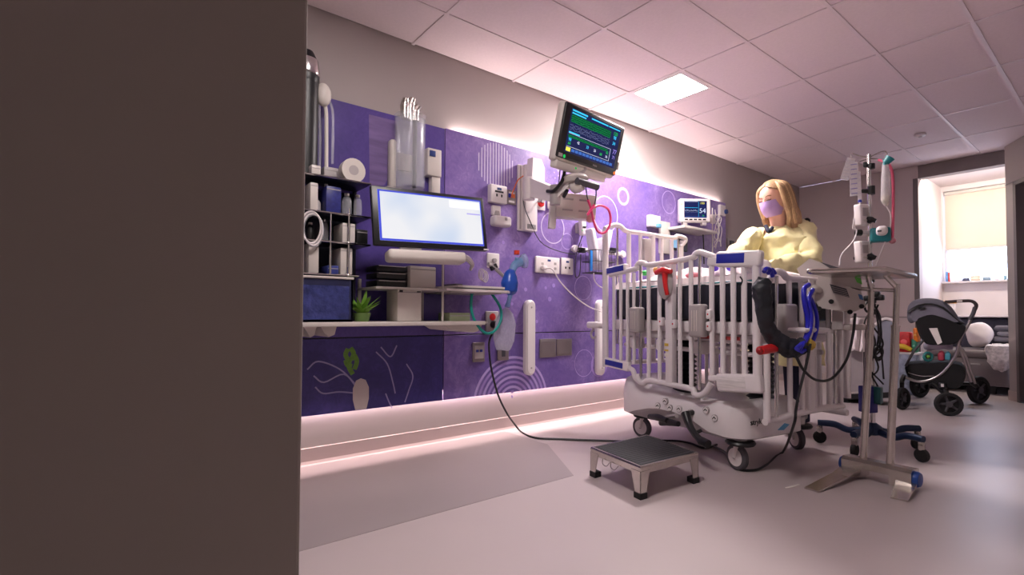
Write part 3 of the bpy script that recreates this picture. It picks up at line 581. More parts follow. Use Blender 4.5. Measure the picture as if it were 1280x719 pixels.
# base hood
def hood_ring(ins, zf, n=10, rad=.11):
    s0, s1, w0, w1 = -.83+ins, .10-ins, .02+ins, .58-ins; r = max(rad-ins*.5, .03); pts = []
    for cx, cy, a0 in ((s1-r, w1-r, 0), (s0+r, w1-r, 90), (s0+r, w0+r, 180), (s1-r, w0+r, 270)):
        for k in range(n+1):
            a = math.radians(a0+90*k/n); pts.append((cx+r*math.cos(a), cy+r*math.sin(a)))
    res = []                                            # add points along straight runs
    for i in range(len(pts)):
        a, b = pts[i], pts[(i+1) % len(pts)]; k = 8 if i % (n+1) == n else 1
        for j in range(k):
            t = j/k; res.append((a[0]+(b[0]-a[0])*t, a[1]+(b[1]-a[1])*t))
    return [(x, y, zf(x, y)) for x, y in res]
def ztop(x, y): t = (x+.83)/1.03; return .345+.085*max(0, 1-t/.30)**1.3*(1 if t < .5 else 1)+.03*max(0, (t-.62)/.38)
def zbot(x, y):
    t = (x+.83)/1.03; u = abs(t-.42)/.30; return .165+(.070*(1-u*u) if u < 1 else 0)
m = MB(); m.loft([hood_ring(.03, zbot), hood_ring(0, lambda x, y: zbot(x, y)+.015), hood_ring(0.0, lambda x, y: ztop(x, y)-.10), hood_ring(.012, lambda x, y: ztop(x, y)-.035), hood_ring(.04, lambda x, y: ztop(x, y)-.008), hood_ring(.075, ztop), hood_ring(.20, lambda x, y: ztop(x, y)-.03), hood_ring(.30, lambda x, y: ztop(x, y)-.035)])
hood = cpart(m, 'base_hood', CRIBW)
cpart(MB().rb(-.76, .02, .08, .50, .235, .27, .01), 'chassis', DGREY)
# castors
def caster(s, w, hd, zt=.20):
    r = .066; ax = Vector((math.sin(hd), math.cos(hd), 0)); f = Vector((math.cos(hd), -math.sin(hd), 0))
    c = Vector((s, w, r)); k = cpart(MB().lathe([(0, -.015), (.048, -.017), (.06, -.016), (r, -.010), (r, .010), (.06, .016), (.048, .017), (0, .015)], c, ax, 28), 'castor_tyre', mat('grey_tyre', (78, 74, 80), .7), label='grey rubber castor wheel')
    cpart(MB().lathe([(0, -.020), (.014, -.021), (.018, -.018), (.046, -.0175), (.046, .0175), (.018, .018), (.014, .021), (0, .020)], c, ax, 28), 'hub', WHITE, k)
    cpart(MB().cyl(c-ax*.024, c+ax*.024, .009), 'axle', GREYP, k)
    top = c+f*.02+Vector((0, 0, .085)); m = MB()
    for sg_ in (-1, 1): m.tube([c+ax*.023*sg_, c+f*.012+ax*.024*sg_+Vector((0, 0, .05)), top+ax*.016*sg_], [.009, .011, .016], 8)
    m.cyl(top-Vector((0, 0, .012)), (top.x, top.y, zt), .032, .036); cpart(m, 'fork', WHITE, k)
    cpart(MB().lathe([(.040, 0), (.068, .002), (.074, .012), (.068, .022), (.040, .024)], (top.x, top.y, zt-.066), (0, 0, 1), 26), 'bumper_ring', BLACK, k)
caster(-.75, .165, math.radians(-12)); caster(0, .12, math.radians(8)); caster(-.10, .78, math.radians(25)); caster(-.77, .66, 0)
for x in (-.12, -.72):
    cpart(MB().rb(x-.06, x+.06, .50, .84, .175, .235, .02, 3), 'outrigger', GREYP); cpart(MB().rb(x-.04, x+.10, .74, .86, .236, .262, .012, 3), 'black_pedal', BLACK)
# pedals on the near side
LV = [CS(857, 517, -.03), CS(861, 530, -.05), CS(868, 542, -.07), CS(876, 551, -.08)]
lv = cpart(MB().tube(LV, [.026, .019, .017, .019], 12), 'steer_lever', BLACK); cpart(MB().tube([LV[3], LV[3]+Vector((.05, -.005, -.006))], .022, 12, smooth=False), 'pedal_pad', BLACK, lv); cpart(MB().tube([LV[0], LV[0]+Vector((0, .07, .0))], .014, 8, smooth=False), 'pivot', BLACK, lv); cpart(MB().tube([LV[2], CS(877, 538, -.04)], .009, 8, smooth=False), 'spur', BLACK, lv)
for p, q in (((812, 521), (834, 526)), ((826, 529), (848, 530))):
    a, b = CS(*p, -.02), CS(*q, -.05); cpart(MB().tube([a, (a+b)/2+Vector((0, 0, .006)), b], [.016, .02, .015], 10), 'brake_pedal', BLACK)
cpart(MB().tube([CS(834, 521, 0), CS(846, 520, -.04)], .012, 8, smooth=False), 'pedal_arm', GREYP)
# pictograms and lettering on the hood
PICT = mat('pictogram_white', (236, 230, 230), .5)
for px, py in ((831, 502), (822, 507.5), (837, 510), (848.5, 511.5), (863, 516), (882, 513), (893, 523)):
    c = CS(px, py, .0175); cpart(MB().lathe([(0, .002), (.0185, .002), (.019, -.02)], (c.x, .0185, c.z), (0, -1, 0), 20), 'pictogram_rim', GREYP, hood); cpart(MB().lathe([(0, .002), (.0155, .002), (.016, 0)], (c.x, .0170, c.z), (0, -1, 0), 20), 'pictogram', PICT, hood); cpart(MB().tube([(c.x-.010, .0148, c.z-.004), (c.x, .0148, c.z+.006), (c.x+.010, .0148, c.z-.002)], .0026, 5), 'mark', BLACK, hood)
c = CS(949, 521, .0); bx = MC @ Vector((c.x, .018, c.z))
text('stryker', .040, Matrix(((0, 0, 1, .0985), (1, 0, 0, .150), (0, 1, 0, .262), (0, 0, 0, 1))), BLACK, crib, 'logo', local=True, ext=.003)
cpart(MB().prism([(.30, .205), (.36, .235), (.40, .225), (.35, .20)], 'x', .0985, .1025), 'blue_sticker', mat('sky_sticker', (90, 160, 205), .5), hood)
# pedestal columns, bellows, deck
c = CS(837, 400, .06)
def bellows(x, y, z0, z1, r, n): 
    prof = []
    for k in range(n): z = z0+(z1-z0)*k/n; prof += [(r, z), (r*.72, z+(z1-z0)/n*.5)]
    return MB().lathe(prof+[(r, z1)], (x, y, 0), n=20)
for x in (-.55, -.02):
    cpart(bellows(x, .34, .30, .68, .075, 13), 'bellows', BLACK); 
cpart(MB().rb(-.86, .16, .06, .64, .655, .70, .012), 'under_frame', CRIBW)
cpart(MB().rb(-.89, .19, .035, .665, .70, .765, .01), 'deck', CRIBW)
for s in (-.12, .03): cpart(MB().rb(s-.055, s+.055, .031, .036, .672, .690, .001), 'warning_label', mat('warning_red', (190, 70, 70), .5, var=.3, scale=60))
for s in (-.70, -.45, -.20): cpart(MB().rb(s-.05, s+.05, .04, .10, .585, .655, .01), 'actuator_box', CRIBW)
cpart(MB().tube([(-.86, .12, .60), (.16, .12, .60)], .013, 8, smooth=False), 'lower_bar', CRIBW); cpart(MB().tube([(-.86, .60, .60), (.16, .60, .60)], .013, 8, smooth=False), 'lower_bar', CRIBW)
mt_ = cpart(MB().rb(-.885, .185, .05, .655, .768, .975, .03, 3), 'mattress', NAVYV)
cpart(MB().tube([(-.87, .052, .968), (.17, .052, .968)], .007, 6, smooth=False), 'piping', TEAL, mt_)
m = MB(); nx, ny = 40, 26
vs = []; 
for i in range(nx+1):
    for j in range(ny+1):
        x = -.895+1.09*i/nx; y = .042+.621*j/ny; e = min(j, ny-j, i, nx-i)
        z = 1.005+.012*noise.noise(Vector((x*7, y*7, 0)))-(.045 if e == 0 else 0); vs.append((x, y, z))
m.add(vs, [(i*(ny+1)+j, (i+1)*(ny+1)+j, (i+1)*(ny+1)+j+1, i*(ny+1)+j+1) for i in range(nx) for j in range(ny)]); cpart(m, 'fitted_sheet', SHEET, mt_)

SR = .0125
def slat(a, b, par, r=SR, mt=CRIBW, nm='slat'):
    m = MB(); a, b = Vector(a), Vector(b); return cpart(m.tube([a, b], [r, r], 12, smooth=False), nm, mt, par)
def post(px, yt, yb, f, **k): a = f(px, yt); b = f(px, yb); x = ((a+b)/2); a.x = b.x = x.x; a.y = b.y = x.y; return slat(a, b, **k)
# --- near side
SA = Vector((0, 0, 0)); side = cpart(MB().tube([CS(763, 344), CS(799, 335)], [.017, .017], 10, smooth=False), 'side_rail_head_section', CRIBW)
hp = cpart(MB().tube([(SH, 0, .45), (SH, 0, 1.375)], [.020, .020], 14, smooth=False), 'corner_post', CRIBW)
def bar(p, q, hh, d, bev=.01):
    a, b = CS(*p), CS(*q); L = (b-a).length; ang_ = math.atan2(b.z-a.z, b.x-a.x)
    return MB().rbox((a+b)/2, (L, d, hh), bev, 3, Matrix.Rotation(-ang_, 3, 'Y'))
cpart(bar((759, 340), (784, 334.5), .052, .036), 'label_block', CRIBW, side); cpart(bar((761, 339.4), (782, 334.8), .036, .0395, .002), 'blue_label', BLUE, side)
cpart(bar((757, 452), (787, 459), .058, .036), 'lower_block', CRIBW, side); cpart(bar((759, 452.3), (781, 457.6), .036, .0395, .002), 'blue_label', BLUE, side)
for px in (767.5, 776, 784.5, 792.5): post(px, 341, 455, CS, par=side, r=.011)
cpart(MB().tube([CS(784, 459), CS(791, 463), CS(794, 472), CS(799, 477)], [.014, .016, .016, .014], 8), 'end_bracket', CRIBW, side)
# sliding middle gate
gate = cpart(MB().tube([CS(796, 333), CS(799, 329), CS(805, 329), CS(811, 331.5), CS(840, 327.5), CS(866, 322), CS(869, 318), CS(875, 315.5), CS(884, 318), CS(893, 321)], .0165, 12), 'sliding_gate', CRIBW)
cpart(MB().tube([CS(797, 468), CS(799, 476), CS(805, 479), CS(812, 475.5), CS(840, 481), CS(865, 486.5), CS(868, 492), CS(875, 494.5), CS(883, 489), CS(890, 478)], .0165, 12), 'gate_lower_rail', CRIBW, gate)
for px in (811, 824.5, 850, 864): post(px, 331 if px < 840 else 325, 474+(px-811)*.22, CS, par=gate, r=.0125)
a, b = CS(837, 330), CS(837, 481); cpart(MB().rb(a.x-.026, a.x+.026, -.012, .03, b.z, a.z, .006), 'gate_column', CRIBW, gate)
for py, hh in ((431, .016), (438, .010), (444, .02)): q = CS(835, py); cpart(MB().rb(q.x-.015, q.x+.015, -.0135, -.011, q.z-hh/2, q.z+hh/2, .0005), 'caution_label', mat('caution_yellow', (214, 180, 70), .5) if py < 440 else PAPER, gate)
for px, y0_, y1_ in ((801, 330, 470), (874.5, 318, 488)): slat(CS(px, y0_, -.001), CS(px, y1_, -.001), gate, .009, CHROME, 'chrome_rod')
q = CS(831.5, 353, -.02); m = MB(); m.ball(q, (.058, .022, .098), 18, 12); cpart(m, 'handle_cup', GREYP, gate)
hd = MB(); hd.tube([CS(820, 341, -.045), CS(829, 338, -.05), CS(839, 339.5, -.045)], [.014, .019, .014], 10); hd.tube([CS(831, 340, -.045), CS(831.5, 355, -.05), CS(834, 369, -.045)], [.017, .013, .011], 10); cpart(hd, 'release_handle', RED, gate, label='red T-shaped release handle')
for px, yy in ((799, 400), (876, 401)):
    q = CS(px, yy); cpart(MB().rbox((q.x, -.02, q.z), (.090, .06, .155 if px < 820 else .175), .014, 3), 'latch_housing', GREYP, gate)
    for k in (-1, 0, 1): cpart(MB().rbox((q.x+k*.016, -.0505, q.z), (.004, .003, .11), .001), 'rib', CREAM, gate)
for px, py in ((829, 402), (845, 405), (889, 393), (889, 408)):
    q = CS(px, py); cpart(MB().rbox((q.x, -.012, q.z), (.03, .03, .05), .008), 'latch', CRIBW, gate); cpart(MB().ball((q.x, -.027, q.z), (.005, .003, .005)), 'red_dot', RED, gate)
# fixed foot section
fx = cpart(bar((886, 327.5), (938, 325.5), .045, .036), 'side_rail_foot_section', CRIBW)
cpart(bar((897, 324.5), (953, 323.5), .082, .044, .016), 'label_block', CRIBW, fx); cpart(bar((899, 323.8), (934, 322.6), .048, .0475, .002), 'blue_label', BLUE, fx)
for px in (890, 903.5, 917, 930.5): post(px, 331, 472, CS, par=fx, r=.0135)
post(946.5, 328, 482, CS, par=fx, r=.021, nm='corner_post')
cpart(bar((887, 473), (940, 474), .03, .034), 'lower_rail', CRIBW, fx); cpart(bar((898, 478), (953, 480), .09, .040, .012), 'lower_block', CRIBW, fx); cpart(bar((899, 477.5), (935, 478.5), .055, .043, .001), 'notice', mat('printed_notice', (214, 208, 208), .6, var=.14, scale=120, stretch=(.1, 1, 1)), fx)
q = CS(929, 351); cpart(MB().tube([(q.x-.006, -.0145, q.z+.02), (q.x+.006, -.0145, q.z), (q.x-.004, -.0145, q.z-.022)], .0035, 5), 'sticker', BLACK, fx)
# --- head end
def CH(px, py): return CE(px, py, SH)
he = cpart(MB().tube([CH(756, 286), CH(763, 283), CH(770, 281.5), CH(776, 283.5), CH(783, 289), CH(800, 291.5), CH(840, 297.5), CH(846, 295.5), CH(851, 296), CH(857, 300), (SH, CW, 1.30)], .0165, 12), 'headboard', CRIBW)
for px, r in ((786, .016), (800.5, .014), (815, .024), (827, .014), (839.5, .014), (852, .014)):
    a = CH(px, 291+(px-786)*.15); slat((SH, a.y, .47), (SH, a.y, a.z), he, r)
for px in (772, 848): a = CH(px, 285 if px < 800 else 297); slat((SH-.004, a.y, .60), (SH-.004, a.y, a.z), he, .008, CHROME, 'chrome_rod')
cpart(MB().tube([(SH, 0, .47), (SH, CW, .47)], .016, 10, smooth=False), 'lower_rail', CRIBW, he)
cpart(MB().tube([(SH, CW, .45), (SH, CW, 1.30)], .018, 12, smooth=False), 'corner_post', CRIBW, he)
a = CH(806, 313); cpart(MB().rbox((SH+.01, a.y, a.z), (.05, .07, .16), .012), 'latch_housing', GREYP, he)
# head bumper on the corner by the wall rail
q = CS(745, 410); bp = cpart(MB().rbox((SH-.09, .0, q.z+.02), (.12, .10, .045), .014, 3), 'wall_bumper', CRIBW); cpart(MB().tube([(SH-.10, -.02, q.z), (SH-.13, -.02, q.z-.04), (SH-.11, -.02, q.z-.07), (SH-.08, -.02, q.z-.06)], .008, 8), 'line_hook', GREYP, bp)
# --- foot end
fe = cpart(MB().tube([CE(962, 350), CE(966, 342), CE(972, 339.5), CE(979, 342), CE(984, 347.5), CE(1000, 349), CE(1030, 352), CE(1053, 354)], .0165, 12), 'footboard', CRIBW)
cpart(MB().tube([CE(956, 528), CE(964, 525), CE(972, 525), CE(985, 520), CE(1000, 516), CE(1030, 510), CE(1053, 507)], .0165, 12), 'lower_rail', CRIBW, fe)
for px, yt, yb in ((987, 348, 519), (1002, 349, 515), (1017, 351, 512), (1036, 352, 509), (1050, 354, 507)): post(px, yt, yb, CE, par=fe, r=.0125)
a, b = CE(1010, 400), CE(1010, 512); cpart(MB().rb(SF-.02, SF+.02, a.y-.024, a.y+.024, b.z, a.z+.20, .005), 'gate_column', CRIBW, fe)
post(958.5, 430, 526, CE, par=fe, r=.0165, nm='corner_post'); a = CE(970.5, 345); b = CE(970.5, 524); slat(a, b, fe, .009, CHROME, 'chrome_rod'); a = CE(1044, 400); b = CE(1044, 508); slat(a, b, fe, .009, CHROME, 'chrome_rod')
q = CE(978, 402); cpart(MB().rbox((SF+.02, q.y, q.z), (.06, .10, .17), .014, 3), 'latch_housing', GREYP, fe)
q = CE(985, 412); cpart(MB().rbox((SF+.07, q.y+.02, q.z), (.13, .20, .022), .010, 3), 'accessory_tray', CRIBW, fe); cpart(MB().cyl((SF+.10, q.y, q.z), (SF+.10, q.y, q.z+.06), .011), 'tray_peg', STEEL, fe)
# --- far side, lowered
fs = cpart(MB().tube([(SH, CW, .90), (-.75, CW, .92), (-.70, CW, .89), (0, CW, .89), (.06, CW, .92), (SF, CW, .90)], .0165, 10), 'lowered_far_rail', CRIBW)
cpart(MB().tube([(SH, CW, .28), (SF, CW, .28)], .0165, 10, smooth=False), 'lower_rail', CRIBW, fs)
for k in range(13): x = SH+.06+k*(SF-SH-.12)/12; slat((x, CW, .28), (x, CW, .90), fs)
cpart(MB().tube([(SF, CW, .36), (SF, CW, 1.04)], .018, 12, smooth=False), 'corner_post', CRIBW, fs)

# bedding and small things lying on the mattress
def onbed(px, py): 
    p = PL(px, py, CP+cb_*.18, cb_); return p
m = MB()
vs = []; nx, ny = 34, 22
for i in range(nx+1):
    for j in range(ny+1):
        x = -.78+.92*i/nx; y = .12+.46*j/ny; e = min(i/nx, 1-i/nx, j/ny, 1-j/ny)*4
        z = 1.012+.10*min(1, e)*(.45+.8*abs(noise.noise(Vector((x*4.2, y*5, 3)))))+.02*noise.noise(Vector((x*17, y*17, 5)))*min(1, e)
        vs.append(MC @ Vector((x, y, z)))
m.add(vs, [(i*(ny+1)+j, (i+1)*(ny+1)+j, (i+1)*(ny+1)+j+1, i*(ny+1)+j+1) for i in range(nx) for j in range(ny)])
tag(m.build('blanket', mat('crib_blanket', (224, 208, 208), .9, var=.07, scale=14, bump=.3)), 'rumpled white blanket heaped on the crib mattress', 'blanket')
def lump(name, px, py, w, r, m_, lab, cat, seed):
    p = PL(px, py, CP+cb_*w, cb_); q = MB(); q.ball(p, r, 16, 10); q.ruffle(min(r)*.35, 20, seed); tag(q.build(name, m_), lab, cat)
lump('green_toy', 806.5, 341, .10, (.022, .022, .018), mat('toy_green', (60, 190, 90), .5), 'small green toy near the head of the crib', 'toy', 1)
lump('orange_toy', 820, 338, .10, (.02, .02, .022), mat('toy_orange', (232, 170, 100), .5), 'small orange toy beside the red release handle', 'toy', 2)
lump('blue_dummy', 830.5, 333, .11, (.014, .014, .018), mat('toy_blue', (60, 70, 170), .5), 'tiny blue object above the red release handle', 'toy', 3)
lump('pink_cloth', 866, 345, .09, (.04, .03, .022), mat('toy_pink', (232, 140, 150), .7), 'pink folded cloth lying on the crib blanket', 'cloth', 4)
lump('rosy_cloth', 846, 348, .09, (.03, .03, .02), mat('toy_rose', (225, 160, 150), .7), 'dusky rose cloth left of the pink one in the crib', 'cloth', 5)
lump('purple_toy', 893.5, 333, .14, (.024, .024, .024), mat('toy_purple', (88, 60, 190), .5), 'small purple toy behind the foot section bars', 'toy', 6)
lump('violet_toy', 914, 333, .14, (.026, .02, .022), mat('toy_violet', (82, 54, 200), .5), 'violet toy right of the small purple toy', 'toy', 7)
lump('white_bundle', 944, 336, .12, (.06, .06, .055), SHEET, 'white rolled cloth at the foot corner of the crib', 'cloth', 8)
# ================================================================== VENTILATOR ON THE CRIB FOOT
FEP = lambda px, py, d=.06: PL(px, py, CP+ca_*(SF+d), ca_)
_va = FEP(1035, 370, .035); VA = (_va.x, _va.y)
def V(px, py, off=0.0): return VP(px, py, VA, off)
vn = Vector((CAM.x-VA[0], CAM.y-VA[1], 0)).normalized()
vent = thing('bedside_ventilator', 'cream sloping ventilator box hung at the foot of the crib', 'ventilator', V(1040, 395))
DEV = mat('device_cream', (196, 186, 182), .42, var=.02)
def slab(poly, o0, o1, m, name, par, bev=0):
    a = [V(*p, o0) for p in poly]; b = [V(*p, o1) for p in poly]; q = MB(); q.loft([b, a]); return q.build(name, m, par, smooth=False)
# dark wing with a slanted top, and the main body
slab([(996, 336), (1012, 323), (1020, 326), (1075, 343), (1077, 362), (1030, 352), (1007, 358)], -.16, .02, DEV, 'display_head', vent)
slab([(1024, 327), (1046, 334), (1058, 337), (1040, 337)], -.12, .024, DGREY, 'tilted_screen', vent)
slab([(1024, 344), (1033, 350), (1076, 364), (1083, 384), (1064, 391), (1024, 385), (1016, 371), (1020, 352)], -.14, .05, DEV, 'body', vent)
slab([(1037, 355), (1058, 361), (1062, 372), (1042, 367)], .05, .054, DGREY, 'rear_vent', vent)
for k in range(4): slab([(1039.5+k*.8, 358+k*2.6), (1058+k*.8, 363+k*2.4), (1058.3+k*.8, 363.8+k*2.4), (1039.8+k*.8, 358.8+k*2.6)], .054, .056, GREYP, 'vent_slat', vent)
slab([(1072.5, 367.5), (1077.5, 369), (1079.5, 375.5), (1074.5, 374)], .05, .053, mat('steel_blue', (70, 110, 160), .4), 'blue_badge', vent)
slab([(1068, 346), (1076, 348), (1078, 356), (1071, 353)], .02, .024, mat('green_badge', (100, 190, 80), .5), 'green_badge', vent)
for px, py in ((1039, 377), (1024, 386), (1062.5, 390), (1077, 383)): q = V(px, py, .05); MB().lathe([(0, .016), (.010, .016), (.012, 0)], q-vn*.002, vn, 12).build('rubber_foot', RUBBER, vent)
slab([(1040, 388), (1054, 390), (1054, 412), (1040, 412)], -.10, -.02, GREYP, 'mount_post', vent)
q = V(1060, 409, -.10); MB().rbox(q, (.10, .14, .03), .006, 2, Matrix.Rotation(math.radians(-10), 3, 'Z')).build('mount_shelf', DEV, vent)
MB().tube([V(1013, 368, .07), V(1018, 361, .08), V(1024, 364, .05)], [.016, .02, .018], 12).build('port_elbow', DEV, vent)
BH = mat('blue_hose', (34, 34, 180), .3)
hose = thing('breathing_hoses', 'loop of shiny blue breathing hoses hanging from the ventilator ports', 'hose', FEP(1012, 425, .15))
for pts, r in (([(1011, 356, .08), (1005, 362, .1), (1006, 380, .12), (1010, 402, .13), (1007, 424, .15), (996, 436, .2)], .011), ([(1016, 362, .1), (1011, 375, .14), (1014, 395, .15), (1011, 418, .16), (998, 438, .2)], .010), ([(1012, 370, .1), (1020, 390, .14), (1021, 410, .15), (1014, 430, .17), (1002, 440, .2)], .009), ([(955, 340, .30), (958, 336, .33), (963, 338, .32), (966, 346, .3)], .010), ([(960, 342, .28), (965, 337, .3), (969, 342, .3)], .009)):
    MB().tube([FEP(p[0], p[1], .06+p[2]*.45) if p[0] > 990 else FEP(p[0], p[1], .02) for p in pts], r, 10).build('hose', BH, hose)
MB().tube([FEP(1007, 428, .13), FEP(1013, 432, .13)], .026, 10, smooth=False).build('yellow_tag', mat('tag_yellow', (190, 160, 60), .5), hose)
# padded black sleeve over the hose
SLV = mat('black_nylon', (26, 29, 38), .55, var=.15, scale=25, bump=.5)
sl = thing('hose_sleeve', 'puffy black nylon hose sleeve draped over the crib corner with red tip', 'hose sleeve', FEP(970, 440, .10))
m = MB(); m.tube([FEP(956, 349, .07), FEP(952, 362, .06), FEP(955, 380, .065), FEP(956, 398, .065), FEP(963, 417, .065), FEP(977, 431, .08), FEP(992, 436, .10), FEP(1006, 432, .13)], [.030, .040, .038, .033, .034, .042, .044, .034], 20, sub=10)
m.ruffle(.009, 30, 3); m.ruffle(.004, 70, 5); m.build('sleeve', SLV, sl)
MB().tube([FEP(972, 434, .065), FEP(966, 435.5, .07), FEP(950, 438.5, .09)], [.018, .022, .019], 14, smooth=False).build('red_cap', RED, sl, label='bright red cap on the sleeve end'); MB().ball(FEP(949.6, 438.6, .092), (.014, .014, .016)).build('red_end', mat('dark_red', (150, 20, 26), .4), sl)
# black cables
for nm, lab, pts in (('mains_cable', 'black cable looping from the ventilator under the crib foot', [(1069, 392, .05), (1066, 420, .05), (1058, 450, .06), (1040, 473, .08), (1020, 475, .1), (1004, 462, .14), (995, 445, .2)]), ('hanging_cable', 'black cable falling from the hose sleeve to the floor by the castor', [(1013, 430, .2), (1008, 455, .2), (999, 490, .18), (995, 512, .2)])):
    P = [FEP(p[0], p[1], .16) for p in pts]
    if nm == 'hanging_cable': P += [FEP(992, 532, .12), FL(978, 566, .008), FL(955, 583, .008), FL(940, 588, .008), FL(920, 585, .008), FL(908, 567, .008), FL(893, 558, .008)]
    m = MB().tube(P, .0062, 8); m.v = [Vector((v.x, v.y, max(v.z, .0012))) for v in m.v]; tag(m.build(nm, BLACK), lab, 'cable')

# ================================================================== IV POLE
IV = (1.665, 3.57); 
def I_(px, py, off=0.0): return VP(px, py, IV, off)
iv = thing('iv_pole', 'chrome infusion pole on a dark blue five-legged castor base', 'IV pole', (IV[0], IV[1], 0))
NAVYM = mat('navy_metal', (22, 44, 78), .4, .3)
top = I_(1088, 193); MB().cyl((IV[0], IV[1], .12), (IV[0], IV[1], 1.05), .016).build('lower_pole', CHROME, iv); MB().cyl((IV[0], IV[1], 1.05), (IV[0], IV[1], top.z), .0115).build('upper_pole', CHROME, iv)
MB().cyl((IV[0], IV[1], 1.0), (IV[0], IV[1], 1.06), .022).build('height_collar', BLACK, iv); MB().lathe([(.02, 0), (.05, .01), (.05, .05), (.02, .075)], (IV[0], IV[1], .085)).build('hub', NAVYM, iv)
for k, a in enumerate((198, 268, 340, 52, 126)):
    a = math.radians(a); d = Vector((math.cos(a), math.sin(a), 0)); o = Vector((IV[0], IV[1], 0)); L = .28
    lg = MB().tube([o+d*.03+Vector((0, 0, .115)), o+d*.12+Vector((0, 0, .10)), o+d*.19+Vector((0, 0, .125)), o+d*L+Vector((0, 0, .125))], [.022, .019, .020, .019], 10).build('base_leg', NAVYM, iv)
    c = o+d*(L-.01)+Vector((0, 0, .037)); s = Vector((-d.y, d.x, 0)); MB().lathe([(0, -.013), (.034, -.012), (.037, -.008), (.037, .008), (.034, .012), (0, .013)], c, s, 18).build('castor', RUBBER, lg); MB().rbox(c+Vector((0, 0, .05)), (.03, .03, .05), .008).build('castor_stem', STEEL, lg)
for pts in ([(1088, 197), (1076, 195), (1065, 192), (1064, 197)], [(1088, 196), (1098, 191), (1106, 189), (1110, 193)], [(1088, 198), (1077, 201), (1070, 206)], [(1088, 198), (1098, 199), (1104, 201)]):
    MB().tube([I_(*p, .0) for p in pts], .0035, 6).build('hook_arm', STEEL, iv)
for y, l in ((208, .03), (238, .05)): q = I_(1089, y); MB().cyl(q-Vector((0, 0, l/2)), q+Vector((0, 0, l/2)), .020).build('clamp_ring', BLACK, iv)
q = I_(1082, 206); MB().rbox(q, (.02, .03, .03), .005).build('hook_clip', BLACK, iv); MB().lathe([(0, .03), (.012, .03), (.014, 0)], I_(1084, 239), (-RT), 10).build('clamp_knob', BLACK, iv)
def pump(name, lab, cx, cy, m):
    F = panel_frame(I_(cx, cy, .02), math.degrees(math.atan2(vn.y, vn.x))+58, 0, 4)
    t = thing(name, lab, 'infusion pump', F.translation-Vector((0, 0, .07))); MB(F).rbox((0, 0, 0), (.10, .13, .045), .010, 3).build('case', m, t); MB(F).rbox((-.012, .015, .024), (.055, .05, .004), .002).build('screen', GREYP, t)
    for k in range(3): MB(F).rbox((-.025+.02*k, -.035, .024), (.013, .013, .004), .002).build('key', CREAM, t)
    q = I_(1084, cy+6, .01); m_ = MB(); m_.tube([I_(cx+1, cy+6, .03), q, I_(1089, cy+6, .02), I_(1095, cy+7, .02)], [.013, .018, .022, .010], 8); m_.ruffle(.006, 60, cy); m_.build('pole_clamp', BLACK, t); MB().lathe([(0, .03), (.012, .028), (.014, 0)], I_(1074, cy+8, .03), -RT, 10).build('clamp_screw', BLACK, t)
    return t
pump('infusion_pump', 'upper grey and white syringe pump clamped to the infusion pole', 1078, 269, WHITE); pump('infusion_pump', 'lower grey and white pump on the pole just above the steel tray', 1078, 315, WHITE)
t = thing('teal_pump', 'teal and white feeding pump on the right of the infusion pole', 'pump', I_(1099, 304)); MB().rbox(I_(1100, 294, .02), (.10, .07, .085), .012, 3, Matrix.Rotation(math.radians(20), 3, 'Z')).build('case', TEAL, t); MB().rbox(I_(1102, 289, .055), (.055, .09, .055), .02, 4, Matrix.Rotation(math.radians(20), 3, 'Z')).build('white_front', WHITE, t); MB().rbox(I_(1100, 289, .09), (.02, .03, .012), .003).build('display', DGREY, t)
MB().tube([I_(1076, 291, .02), I_(1090, 291, .02)], .012, 8, smooth=False).build('pole_bracket', GREYP, t); MB().lathe([(0, .03), (.018, .028), (.02, 0)], I_(1076, 291, .02), -RT, 12).build('black_knob', BLACK, t)
BAG = clear('iv_bag', (232, 228, 232), .45, .2); MARK = mat('bag_print', (90, 80, 150), .6)
t = thing('fluid_bag', 'long narrow clear bag with pale fluid hung right of the pole top', 'IV bag', I_(1108, 257))
MB().tube([I_(1107, 198, .02), I_(1107, 208, .02), I_(1107, 230, .02), I_(1107, 250, .02), I_(1108, 258, .02)], [.008, .018, .024, .025, .006], 12).build('bag', BAG, t); MB().tube([I_(1107, 246, .02), I_(1107, 250, .02), I_(1108, 257, .02)], [.021, .022, .006], 12).build('fluid', mat('milk', (205, 190, 150), .4), t); MB().tube([I_(1107, 195, .02), I_(1107, 200, .02)], .004, 6, smooth=False).build('hanger', WHITE, t)
tag(MB().tube([I_(1108, 258, .02), I_(1113, 268, .02), I_(1113, 282, .03), I_(1108, 298, .03), I_(1100, 318, .04), I_(1095, 332, .04)], .003, 6).build('drip_line', WHITE), 'thin white line running down from the clear fluid bag', 'tube')
t = thing('teal_cup', 'teal cup clipped to the pole hook beside the pink tube', 'cup', I_(1111, 200)); MB().tube([I_(1107, 204, .03), I_(1113, 197, .03)], [.018, .026], 14, smooth=False).build('cup', TEAL, t); MB().tube([I_(1107, 206, .03), I_(1106, 199, .03)], .012, 8, smooth=False).build('stem', TEAL, t)
t = thing('rose_tube', 'dull pink tube hanging from the infusion pole to a round end', 'tube', I_(1116, 301)); MB().tube([I_(1098, 200, .01), I_(1105, 202, .02), I_(1112, 207, .02), I_(1116, 222, .02), I_(1116.5, 260, .02), I_(1115.5, 300, .02)], .0075, 8).build('tube', mat('rose', (214, 92, 122), .45), t); MB().ball(I_(1115.5, 301, .02), (.018, .018, .018)).build('end_ball', mat('rose_dim', (176, 112, 122), .5), t)
